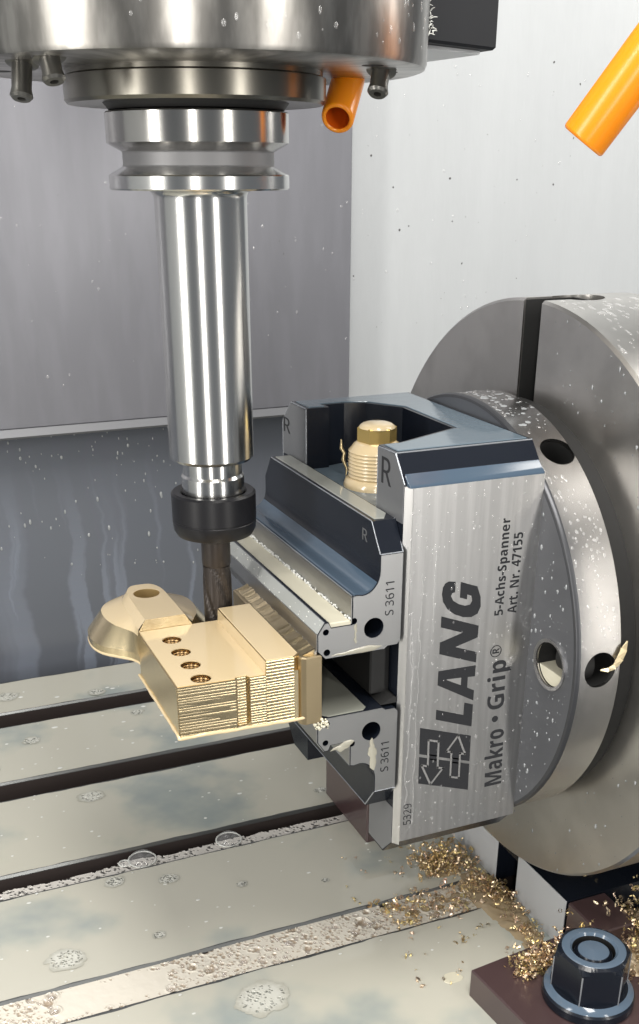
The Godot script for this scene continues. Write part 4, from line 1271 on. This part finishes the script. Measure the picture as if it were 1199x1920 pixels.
func build_coolant() -> void:
	# cream liquid on the upper jaw's step and milky liquid in its trough
	var g := Geo.new()
	prism(g, rect(22.9, -57.0, 31.5, 64.2, 0.0), 173.0, 174.9, Transform3D.IDENTITY, 0.4)
	tag(obj("cream_coolant", g.mesh(), M.cream_pool), "cream coolant pooled along the step of the upper jaw", "coolant", "", "stuff")
	g = Geo.new()
	var pool := PackedVector2Array([Vector2(32.4, 184.35), Vector2(32.5, 184.9), Vector2(33.4, 185.3)])
	for k in 13:
		var a := PI / 2.0 * (0.05 + 0.62 * k / 12.0)
		pool.append(Vector2(36.0 + 6.6 * sin(a), 185.1 + 7.9 * (1.0 - cos(a)) - 0.45 * k / 12.0))
	for k in range(12, -1, -1):
		var a := PI / 2.0 * (0.05 + 0.62 * k / 12.0)
		pool.append(Vector2(36.1 + 7.0 * sin(a), 184.1 + 8.5 * (1.0 - cos(a))))
	prism(g, pool, -57, 64.2, TO_Z)
	tag(obj("trough_coolant", smoothed(g.mesh(1.0), 30.0), M.trough_film), "blue milky coolant lying in the rounded trough of the upper jaw", "coolant", "", "stuff")
	g = Geo.new()
	prism(g, PackedVector2Array([Vector2(44.6, 55.0), Vector2(44.6, -48.0), Vector2(51.9, -48.0), Vector2(51.9, 50.0), Vector2(48.5, 55.5)]), 209.5, 209.95, Transform3D.IDENTITY, 0.2)
	tag(obj("cream_coolant", g.mesh(), M.pale_film), "pale coolant strip on top of the upper jaw beside the spindle screw", "coolant", "", "stuff")
	g = Geo.new()
	prism(g, PackedVector2Array([Vector2(53, 40.2), Vector2(60.8, 40.2), Vector2(91.8, 25.5), Vector2(91.8, -17.8), Vector2(81.6, -32.4), Vector2(73, -36.0), Vector2(53, -30.6)]), 203.0, 207.2)
	tag(obj("milky_coolant", g.mesh(), M.milky_film), "blue milky coolant pooled in the U round the spindle screw", "coolant", "", "stuff")
	g = Geo.new()
	prism(g, rect(20.6, -57, 39.5, 64.0, 2.0), 135.7, 136.2, Transform3D.IDENTITY, 0.2)
	tag(obj("cream_coolant", g.mesh(), M.shaded_pool), "cream coolant on top of the lower jaw in the dark jaw gap", "coolant", "", "stuff")
	g = Geo.new()
	prism(g, PackedVector2Array([Vector2(53.2, 65.0), Vector2(110.6, 65.0), Vector2(110.6, 61.0), Vector2(53.2, 61.0)]), 0.0, 0.35, Transform3D(Basis(Vector3(1, 0, 0), Vector3(0, 0.707, 0.707), Vector3(0, -0.707, 0.707)), Vector3(0, 270.1, 19.3)))
	# drips: foam on the ends of the lower jaw and streaks of cream on the jaws
	var cream := Geo.new()
	var drops := [[Vector3(41.3, 122.6, 64.8), Vector3(42.2, 108.0, 64.9), 1.5], [Vector3(41.2, 123.0, 64.8), Vector3(41.6, 114, 64.9), 2.1], [Vector3(23.2, 121.0, 64.9), Vector3(33.6, 123.6, 64.9), 1.3], [Vector3(26.0, 121.0, 64.9), Vector3(31.6, 121.6, 64.9), 1.5], [Vector3(33.4, 173.5, 64.8), Vector3(33.2, 165.0, 64.9), 0.9], [Vector3(23, 161.8, 64.6), Vector3(44.5, 162.4, 64.7), 1.2]]
	for d in drops:
		var path := []
		var rad := []
		for i in 9:
			var s := i / 8.0
			path.append(d[0].lerp(d[1], s) + Vector3(rng.randf_range(-0.3, 0.3), rng.randf_range(-0.2, 0.2), 0))
			rad.append(d[2] * (0.75 + 0.35 * sin(s * 5.0 + d[0].x)) * (0.12 if i == 0 or i == 8 else (0.8 if i == 1 or i == 7 else 1.0)))
		var one := Geo.new()
		tube(one, path, rad, 10)
		cream.add(one, Transform3D(Basis(Vector3(1, 0, 0), Vector3(0, 1, 0), Vector3(0, 0, 0.18)), Vector3(0, 0, 64.8 * 0.82)))
	tag(obj("cream_drip", cream.mesh(), M.drip), "cream coolant drips running over the end faces of both jaws", "coolant drips", "", "stuff")
	var line := Geo.new()
	for i in 200:
		var z := rng.randf_range(-56, 64)
		var on_tip := i % 5 == 0
		var c := Vector3(31.4 + rng.randf_range(-0.5, 0.3), 175.0 + rng.randf_range(-0.3, 0.7), z)
		if on_tip:
			var k := rng.randf()
			c = Vector3(lerpf(17.8, 20.4, k), lerpf(171.4, 175.3, k), z)
		var r := rng.randf_range(0.25, 0.6) * (0.5 if on_tip else 1.0)
		lathe(line, [Vector2(0, -r), Vector2(r * 0.8, -r * 0.6), Vector2(r, 0), Vector2(r * 0.8, r * 0.6), Vector2(0, r)], Transform3D(Basis.from_scale(Vector3(1, 1, rng.randf_range(1.0, 3.0))), c), 8, 80.0)
	tag(obj("jaw_froth", line.mesh(), M.foam_speck), "white froth line along the inner edge of the upper jaw's step", "froth", "", "stuff")
	# froth blob where part meets lower jaw
	var blob := Geo.new()
	for i in 46:
		var c := Vector3(18.6 + rng.randf_range(-2.6, 3.2), 134.2 + rng.randf_range(-2.4, 1.8), 65.0 + rng.randf_range(-0.8, 0.8))
		var r := rng.randf_range(0.28, 0.75)
		lathe(blob, [Vector2(0, -r), Vector2(r * 0.7, -r * 0.7), Vector2(r, 0), Vector2(r * 0.7, r * 0.7), Vector2(0, r)], Transform3D(Basis.IDENTITY, c), 10, 80.0)
	tag(obj("froth_blob", blob.mesh(), M.cream_pool), "small white froth blob where brass part meets the lower jaw", "froth", "", "stuff")
	# froth in the front slot
	g = Geo.new()
	var cells := []
	for i in 1700:
		var x := rng.randf_range(-122, 128)
		var dens := 1.0 if x > -35.0 or x < -88.0 else 0.0
		if x > 76.0:
			dens = 0.5
		var z := rng.randf_range(-1, 21)
		if dens == 0.0 and absf(z - 10.0) < 8.0:
			continue
		if rng.randf() > maxf(dens, 0.35):
			continue
		var r := 0.36 + 0.95 * pow(rng.randf(), 2.5)
		if rng.randf() < 0.015:
			r = rng.randf_range(1.6, 2.8)
		cells.append([x, z, r])
	cells.append_array([[66.0, 8.0, 3.4], [60.0, 14.0, 2.6], [71.5, 14.5, 2.2], [52.0, 6.0, 2.0]])
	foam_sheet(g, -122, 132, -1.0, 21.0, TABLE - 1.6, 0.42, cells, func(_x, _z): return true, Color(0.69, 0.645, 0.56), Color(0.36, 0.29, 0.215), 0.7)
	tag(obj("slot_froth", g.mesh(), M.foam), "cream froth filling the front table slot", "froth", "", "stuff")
	var caps := []
	for c in cells:
		if c[2] > 0.7 and rng.randf() < 0.5:
			caps.append(Transform3D(Basis.from_scale(Vector3(c[2], c[2] * 0.75, c[2])), Vector3(c[0], TABLE - 1.1, c[1])))
	var skin := Geo.new()
	lathe(skin, [Vector2(1, 0), Vector2(0.92, 0.38), Vector2(0.7, 0.7), Vector2(0.38, 0.92), Vector2(0, 1)], Transform3D.IDENTITY, 14, 80.0)
	tag(scatter("froth_bubbles", skin.mesh(), M.bubble, caps), "small clear bubbles standing in the froth of the front table slot", "bubbles", "", "stuff")
	# thin froth line in the second slot
	g = Geo.new()
	var cell2 := []
	for i in 520:
		var x := rng.randf_range(-130, 95)
		var r := 0.4 + 1.0 * pow(rng.randf(), 2.0)
		cell2.append([x, rng.randf_range(-93.5, -82.0), r])
	var wave := FastNoiseLite.new()
	wave.frequency = 0.03; wave.seed = 15
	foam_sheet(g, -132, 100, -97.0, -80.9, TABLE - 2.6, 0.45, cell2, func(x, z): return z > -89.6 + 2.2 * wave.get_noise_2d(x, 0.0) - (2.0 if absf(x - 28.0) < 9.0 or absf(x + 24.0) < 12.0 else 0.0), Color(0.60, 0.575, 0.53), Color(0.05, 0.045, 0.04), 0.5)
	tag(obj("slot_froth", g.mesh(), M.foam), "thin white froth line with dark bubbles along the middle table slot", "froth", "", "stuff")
	# big clear bubbles over it
	for b in [[28.0, 7.0, "large clear bubble in the middle table slot, nearer the vise"], [-22.5, 7.4, "flat clear bubble in the middle table slot, farther left"], [-32.5, 2.9, "small round bubble beside the flat clear bubble in the slot"]]:
		g = Geo.new()
		var pr := []
		for i in 9:
			var a := PI / 2.0 * i / 8.0
			pr.append(Vector2(b[1] * cos(a), b[1] * 0.62 * sin(a)))
		lathe(g, pr, Transform3D(Basis.IDENTITY, Vector3(0, 0, 0)), 36, 60.0)
		var o := thing("coolant_bubble", b[2], "bubble", Vector3(b[0], TABLE - 2.2, -90.4), "large bubbles in the middle slot")
		var f := obj("bubble_skin", g.mesh(), M.bubble, o)
		f.position = Vector3.ZERO
		g = Geo.new()
		var loop := []
		var rr := []
		for i in 33:
			loop.append(Vector3(cos(TAU * i / 32.0) * b[1] * 1.03, 0.25, sin(TAU * i / 32.0) * b[1] * 1.03)); rr.append(0.45)
		tube(g, loop, rr, 8)
		var f2 := obj("froth_collar", g.mesh(), M.foam_speck, o)
		f2.position = Vector3.ZERO
	# froth patches on the table
	var patches := [[-35.1, -163.0, 9.0, "round froth patch with dark cells, on the third land behind the part's left corner"], [-77.7, -19.9, 11.0, "wide froth patch near the lower left, beside the front slot"], [-15.0, -63.5, 6.5, "froth patch in front of the flat clear bubble"], [-42.2, -72.3, 6.5, "pale froth patch left of the two bubbles in front of the middle slot"], [0.0, 42.0, 15.0, "largest froth patch, on the front land by the froth-filled slot"], [-31.6, -20.0, 4.0, "small froth ring between the front slot and the middle land"], [-56.8, -248.6, 7.0, "froth patch on the second land from the back, below the part's tail"], [-1.1, -305.0, 7.0, "oval froth patch on the rearmost land under the part's tail"], [-62.1, -322.0, 10.0, "long froth patch at the left end of the rearmost land"], [18.0, -262.0, 6.0, "froth patch behind the second slot under the brass part"], [20.0, -44.0, 3.6, "small froth patch right of the flat bubble, mid land"], [62.0, -30.0, 2.6, "tiny froth patch before the brown block under the jaw"], [96.0, -116.0, 5.0, "froth patch touching the brown block under the lower jaw"], [-92.0, -222.0, 12.0, "thick froth patch at the left edge on the second land"]]
	for p in patches:
		var r: float = p[2]
		var cs := []
		for i in int(14 + r * 5.0):
			var a := rng.randf() * TAU
			var d := r * 0.72 * sqrt(rng.randf())
			cs.append([p[0] + cos(a) * d, p[1] + sin(a) * d * 0.8, (0.35 + 0.55 * pow(rng.randf(), 2.0)) * (1.0 if r > 4.0 else 0.7)])
		var seed_ := rng.randf() * 100.0
		g = Geo.new()
		foam_sheet(g, p[0] - r * 1.3, p[0] + r * 1.3, p[1] - r * 1.3, p[1] + r * 1.3, TABLE + 0.5, 0.36, cs, func(x, z):
			var q := Vector2(x - p[0], (z - p[1]) * 1.2)
			return q.length() < r * (0.86 + 0.30 * wave.get_noise_2d(q.angle() * 26.0 + seed_ * 40.0, 5.0)), Color(0.60, 0.60, 0.545), Color(0.13, 0.135, 0.115), 0.3, Vector3(p[0], p[1], r))
		tag(obj("froth_patch", g.mesh(), M.foam), p[3], "froth patch", "froth patches on the table")
	g = Geo.new()
	var spot := PackedVector2Array()
	for i in 28:
		var w := TAU * i / 28.0
		spot.append(Vector2(87.2 + cos(w) * (4.6 + 0.7 * sin(w * 3.0)), 63.6 + sin(w) * (4.2 + 0.6 * cos(w * 2.0))))
	prism(g, spot, TABLE + 0.4, TABLE + 0.8, Transform3D.IDENTITY, 0.25)
	tag(obj("cream_spot", g.mesh(), M.cream_pool), "round cream coolant spot on the table left of the front clamp block", "coolant", "", "stuff")
	# flecks of froth
	var places := []
	var dome := Geo.new()
	lathe(dome, [Vector2(1, 0), Vector2(0.8, 0.35), Vector2(0.4, 0.55), Vector2(0, 0.6)], Transform3D.IDENTITY, 10, 80.0)
	for i in 260:
		var z := rng.randf_range(-345, 140)
		var bad := false
		for s in [[-297, -277], [-200, -180], [-100, -81], [-1, 21]]:
			if z > s[0] - 2.5 and z < s[1] + 2.5:
				bad = true
		if bad:
			continue
		var far := clampf(-z / 350.0, 0.0, 1.0)
		var r := rng.randf_range(0.25, 0.7) * (1.0 + 1.6 * far * rng.randf())
		places.append(Transform3D(Basis.from_scale(Vector3(r * rng.randf_range(1, 1.8), r * 0.4, r)), Vector3(rng.randf_range(-130, 130), TABLE + 0.5, z)))
	tag(scatter("froth_flecks", dome.mesh(), M.foam_speck, places), "small white flecks of froth scattered over the wet table", "froth", "", "stuff")

func curl_mesh() -> ArrayMesh:
	# three loose strands, each a narrow ribbon wound into an open coil
	var g := Geo.new()
	for c in 3:
		var base := Vector3(rng.randf_range(-1.6, 1.6), rng.randf_range(-0.5, 0.5), rng.randf_range(-1.6, 1.6))
		var B := Basis.from_euler(Vector3(rng.randf() * TAU, rng.randf() * TAU, rng.randf() * TAU))
		var r := rng.randf_range(0.45, 1.25)
		var arc := rng.randf_range(2.5, 9.0)
		var pitch := rng.randf_range(0.12, 0.5)
		var n := 12
		var wide := rng.randf_range(0.2, 0.38)
		for i in n:
			var p := []
			for k in [[i, -1.0], [i + 1, -1.0], [i + 1, 1.0], [i, 1.0]]:
				var a: float = arc * k[0] / n
				var w: float = wide * (0.35 + 0.65 * sin(PI * (k[0] + 0.3) / (n + 0.6)))
				p.append(base + B * Vector3(cos(a) * r, w * k[1] + (a - arc / 2.0) * pitch, sin(a) * r))
			var am := arc * (i + 0.5) / n
			g.quad(p[0], p[1], p[2], p[3], B * Vector3(cos(am), 0, sin(am)))
	return g.mesh()

func build_swarf() -> void:
	var curl := curl_mesh()
	var heaps := [
		["heap of brass chips on the table under the vise", 200, func(): return [rng.randfn(126.0, 8.0), 0.0, rng.randfn(-20.0, 6.0)], 5.0],
		["brass chips lying in the right end of the front table slot", 300, func(): return [146.0 - 66.0 * pow(rng.randf(), 1.5), -3.0, rng.randf_range(0.5, 20.5)], 3.2],
		["trail of brass chips along the foot of the rotary base", 170, func(): return [rng.randfn(139.0, 4.0), 0.0, rng.randf_range(-14, 72)], 3.5],
		["brass chips heaped round the black hex nut", 330, func(): return [rng.randf_range(106, 150), 14.0, rng.randfn(86.0, 4.0)], 4.5],
		["pile of brass chips at the right edge behind the hex nut", 560, func(): return [rng.randfn(172.0, 11.0), 12.0, rng.randfn(98.0, 14.0)], 12.0],
		["single brass chips strewn over the wet table around the heaps", 46, func(): return [rng.randf_range(70, 140), 0.0, rng.randf_range(-45, 68)], 0.5],
		["few brass chips on the dark rotary base below the faceplate", 70, func(): return [rng.randfn(172.0, 6.0), 28.6, rng.randfn(36.0, 7.0)], 1.5]]
	var lump := FastNoiseLite.new()
	lump.frequency = 0.09; lump.seed = 61
	var silt := Geo.new()
	for q in [[[70.0, 150.0, -0.8, 20.8], TABLE - 1.4, 2.2], [[110.0, 144.0, -32.0, -6.0], TABLE + 0.3, 3.0], [[126.0, 147.0, -12.0, 72.0], TABLE + 0.3, 3.2], [[104.0, 150.0, 74.0, 92.0], TABLE + 14.0, 3.5], [[150.0, 196.0, 66.5, 120.0], TABLE + 12.0, 13.0]]:
		var b: Array = q[0]
		var n := int((b[1] - b[0]) / 1.2)
		var k := int((b[3] - b[2]) / 1.2)
		var at := func(i: int, j: int) -> Vector3:
			var u := float(i) / n
			var w := float(j) / k
			var x: float = lerpf(b[0], b[1], u)
			var z: float = lerpf(b[2], b[3], w)
			var rise := pow(maxf(0.0, 16.0 * u * (1.0 - u) * w * (1.0 - w)), 0.6)
			return Vector3(x, q[1] - 1.2 + q[2] * rise * (0.75 + 0.55 * lump.get_noise_2d(x * 1.4, z * 1.4)), z)
		for i in n:
			for j in k:
				silt.quad(at.call(i, j), at.call(i + 1, j), at.call(i + 1, j + 1), at.call(i, j + 1), Vector3.UP)
	tag(obj("wet_silt", smoothed(silt.mesh(1.0), 60.0), M.silt), "wet tan sludge of fine brass between the larger chips", "sludge", "", "stuff")
	for hp in heaps:
		var places := []
		var cols := []
		for i in hp[1]:
			var p: Array = hp[2].call()
			var y: float = TABLE + p[1] + absf(rng.randfn(0.0, hp[3]))
			if p[1] == 14.0 and Vector2(p[0] - 127.0, p[2] - 111.5).length() < 21.0:
				continue
			if p[0] > 146.0 and p[2] < 66.0 and p[1] < 20.0:
				continue
			var s := 0.9 + 1.5 * pow(rng.randf(), 2.0)
			places.append(Transform3D(Basis.from_euler(Vector3(rng.randf() * TAU, rng.randf() * TAU, rng.randf() * TAU)).scaled(Vector3(s, s, s)), Vector3(p[0], y, p[2])))
			var k := rng.randf_range(0.75, 1.2)
			cols.append(Color(k, k * rng.randf_range(0.92, 1.06), k * rng.randf_range(0.8, 1.35)))
		tag(scatter("brass_swarf", curl, M.swarf, places, cols), hp[0], "brass chips", "", "stuff")
	# single chips with a place of their own
	var c := thing("brass_chip", "long pale brass chip stuck on the flange edge above a hole", "brass chip", Vector3(131, 158, 96))
	var g := Geo.new()
	var spine := [Vector3(122.0, 152.6, 98.4), Vector3(125.4, 152.4, 98.9), Vector3(128.2, 153.6, 99.2), Vector3(130.4, 156.6, 98.9), Vector3(132.2, 159.8, 98.2), Vector3(133.8, 162.6, 97.4)]
	var wide := [0.3, 0.9, 1.3, 1.8, 1.6, 0.25]
	for i in 5:
		var d0: Vector3 = (spine[i + 1] - spine[i]).normalized().cross(Vector3(0, 0, 1))
		g.quad(spine[i] - d0 * wide[i], spine[i] + d0 * wide[i], spine[i + 1] + d0 * wide[i + 1] + Vector3(0, 0, 0.3), spine[i + 1] - d0 * wide[i + 1], Vector3(0, 0, 1))
	obj("chip_ribbon", g.mesh(), M.swarf_pale, c)
	g = Geo.new()
	tube(g, [Vector3(64.0, 222, -19), Vector3(63.4, 218.5, -17.5), Vector3(64.6, 216.5, -17), Vector3(63.8, 214, -16.5), Vector3(65.2, 210, -15.5), Vector3(64.6, 207.4, -15)], [0.25, 0.9, 0.8, 0.9, 0.7, 0.3], 6)
	tag(obj("curled_chip", g.mesh(), M.swarf), "twisted brass chip hanging in the dark U beside the spindle screw", "brass chip")

func build_drops() -> void:
	var dome := Geo.new()
	lathe(dome, [Vector2(1, 0), Vector2(0.92, 0.3), Vector2(0.6, 0.62), Vector2(0.25, 0.76), Vector2(0, 0.8)], Transform3D.IDENTITY, 12, 80.0)
	var m := dome.mesh()
	var toz := Basis(Vector3(1, 0, 0), Vector3(0, 0, 1), Vector3(0, -1, 0))
	# lower back panel: hanging drops
	var pl := []
	for i in 130:
		var y := 158.0 - 115.0 * pow(rng.randf(), 1.5)
		var r := 0.4 + 0.9 * pow(rng.randf(), 2.0)
		pl.append(Transform3D(toz * Basis.from_scale(Vector3(r * 0.8, r * 0.6, r * rng.randf_range(1.0, 1.9))), Vector3(rng.randf_range(-60, 120), y, -375.9)))
	tag(scatter("wall_drops", m, M.droplet, pl), "pale drops hanging on the dark lower back panel", "drops", "", "stuff")
	pl = []
	for i in 70:
		var r := rng.randf_range(0.4, 1.1)
		pl.append(Transform3D(toz * Basis.from_scale(Vector3(r, r * 0.5, r * rng.randf_range(0.9, 1.5))), Vector3(rng.randf_range(-60, 218), rng.randf_range(175, 400), -355.9)))
	for i in 60:
		var r := rng.randf_range(0.4, 1.2)
		pl.append(Transform3D(toz * Basis.from_scale(Vector3(r, r * 0.5, r * rng.randf_range(0.9, 1.5))), Vector3(rng.randf_range(226, 430), rng.randf_range(140, 400), -385.9)))
	tag(scatter("panel_drops", m, M.clear_drop, pl), "small clear drops on the grey and white upper panels", "drops", "", "stuff")
	pl = []
	for i in 52:
		var r := 0.25 + 0.85 * pow(rng.randf(), 2.0)
		var right := rng.randf() < 0.55
		pl.append(Transform3D(toz * Basis(Vector3(0, 1, 0), rng.randf() * 3.0) * Basis.from_scale(Vector3(r, r * 0.3, r * rng.randf_range(0.4, 1.0))), Vector3(rng.randf_range(226, 430) if right else rng.randf_range(-60, 218), rng.randf_range(190, 400), -385.9 if right else -355.9)))
	tag(scatter("wall_specks", m, M.dirt, pl), "dark specks of dirt stuck on the upper panels", "specks", "", "stuff")
	# flange face and faceplate: milky drops
	pl = []
	var tox := Basis(Vector3(0, 0, 1), Vector3(-1, 0, 0), Vector3(0, -1, 0))
	for i in 220:
		var a := rng.randf_range(-1.2, 1.0)
		var d := rng.randf_range(62, 91)
		var p := Vector3(110.9, 146 + sin(a) * d, 3.5 + cos(a) * d)
		if p.z < 66.0 or Vector2(p.y - 149.7, p.z - 81.1).length() < 11.5:
			continue
		var r := 0.16 + 0.6 * pow(rng.randf(), 4.0)
		pl.append(Transform3D(tox * Basis.from_scale(Vector3(r, r * 0.5, r * rng.randf_range(1.0, 1.9))), p))
	for i in 130:
		var a := rng.randf_range(-1.6, 1.5)
		var d := rng.randf_range(98, 131)
		var r := 0.2 + 0.55 * pow(rng.randf(), 3.0)
		pl.append(Transform3D(tox * Basis.from_scale(Vector3(r, r * 0.5, r * rng.randf_range(1.0, 1.9))), Vector3(140.6, 146 + sin(a) * d, 3.5 + cos(a) * d)))
	tag(scatter("milky_drops", m, M.droplet, pl), "milky drops on the flange face and the faceplate", "drops", "", "stuff")
	# wet band of the flange: clear beads in rows, foam near the top
	pl = []
	var white := []
	for i in 380:
		var a := rng.randf_range(0.15, 1.75)
		var x := rng.randf_range(113.5, 131)
		if absf(a - 1.03) < 0.12 and absf(x - 125.0) < 9.5:
			continue
		var nrm := Vector3(0, sin(a), cos(a))
		var B := Basis(Vector3(1, 0, 0), nrm, Vector3(1, 0, 0).cross(nrm))
		var r := 0.2 + 0.5 * pow(rng.randf(), 2.0)
		var tr := Transform3D(B * Basis.from_scale(Vector3(r, r * 0.55, r * rng.randf_range(1.0, 1.8))), Vector3(x, 146, 3.5) + nrm * 94.45)
		if a > 1.2 and rng.randf() < 0.55:
			var w := rng.randf_range(1.0, 3.2)
			tr.basis = B * Basis.from_scale(Vector3(r * w, r * 0.4, r * w * 0.8))
			white.append(tr)
		else:
			pl.append(tr)
	tag(scatter("clear_beads", m, M.clear_drop, pl), "clear beads of water on the bright rim of the flange", "drops", "", "stuff")
	tag(scatter("froth_spots", m, M.droplet, white), "white froth spots on the top of the flange rim above the vise", "froth", "", "stuff")
	# side plate: beads, two rivulets
	pl = []
	for i in 620:
		var x := 54.5 + 56.0 * pow(rng.randf(), 1.3)
		var r := 0.18 + 0.42 * pow(rng.randf(), 3.0)
		pl.append(Transform3D(toz * Basis.from_scale(Vector3(r, r * 0.5, r * rng.randf_range(1.0, 1.8))), Vector3(x, rng.randf_range(72, 222), FRONT - 0.02)))
	tag(scatter("plate_beads", m, M.clear_drop, pl), "fine water beads on the printed side of the vise", "drops", "", "stuff")
	pl = []
	for i in 46:
		var a := rng.randf_range(0.55, 2.2)
		var nrm := Vector3(cos(a), 0, sin(a))
		var B := Basis(nrm.cross(Vector3.UP), nrm, Vector3.UP)
		var r := rng.randf_range(0.25, 0.75)
		pl.append(Transform3D(B * Basis.from_scale(Vector3(r, r * 0.5, r * rng.randf_range(1.0, 2.2))), nrm * 78.2 + Vector3(0, rng.randf_range(358.5, 376), 0)))
	tag(scatter("housing_drops", m, M.clear_drop, pl), "clear drops clinging to the spindle head's steel side", "drops", "", "stuff")
	var wob := FastNoiseLite.new()
	wob.frequency = 0.05; wob.seed = 91
	var g := Geo.new()
	for rv in [[57.0, 175.0, 84.0, 0.32], [60.5, 190.0, 78.0, 0.28], [66.0, 200.0, 165.0, 0.3], [57.6, 165.0, 120.0, 0.3]]:
		var path := []
		var rad := []
		for i in 60:
			var y: float = lerpf(rv[1], rv[2], i / 59.0)
			path.append(Vector3(rv[0] + 1.6 * wob.get_noise_2d(y * 1.0, rv[0] * 9.0), y, FRONT - 0.06)); rad.append(rv[3] * (0.8 + 0.4 * wob.get_noise_2d(y * 3.0, 7.0)))
		tube(g, path, rad, 8)
	tag(obj("water_rivulets", g.mesh(), M.clear_drop), "thin water rivulets running down the vise's printed side", "rivulets", "", "stuff")
	# wet streaks over the dark faceplate rim
	pl = []
	for i in 260:
		var a := rng.randf_range(0.55, 1.5)
		var x := rng.randf_range(143, 192)
		var nrm := Vector3(0, sin(a), cos(a))
		var B := Basis(Vector3(1, 0, 0), nrm, Vector3(1, 0, 0).cross(nrm))
		var r := 0.4 + 0.9 * pow(rng.randf(), 2.0)
		pl.append(Transform3D(B * Basis.from_scale(Vector3(r, r * 0.4, r * rng.randf_range(1.2, 3.0))), Vector3(x, 146, 3.5) + nrm * 131.95))
	tag(scatter("rim_drops", m, M.clear_drop, pl), "drops and streaks of water on the top of the faceplate rim", "drops", "", "stuff")
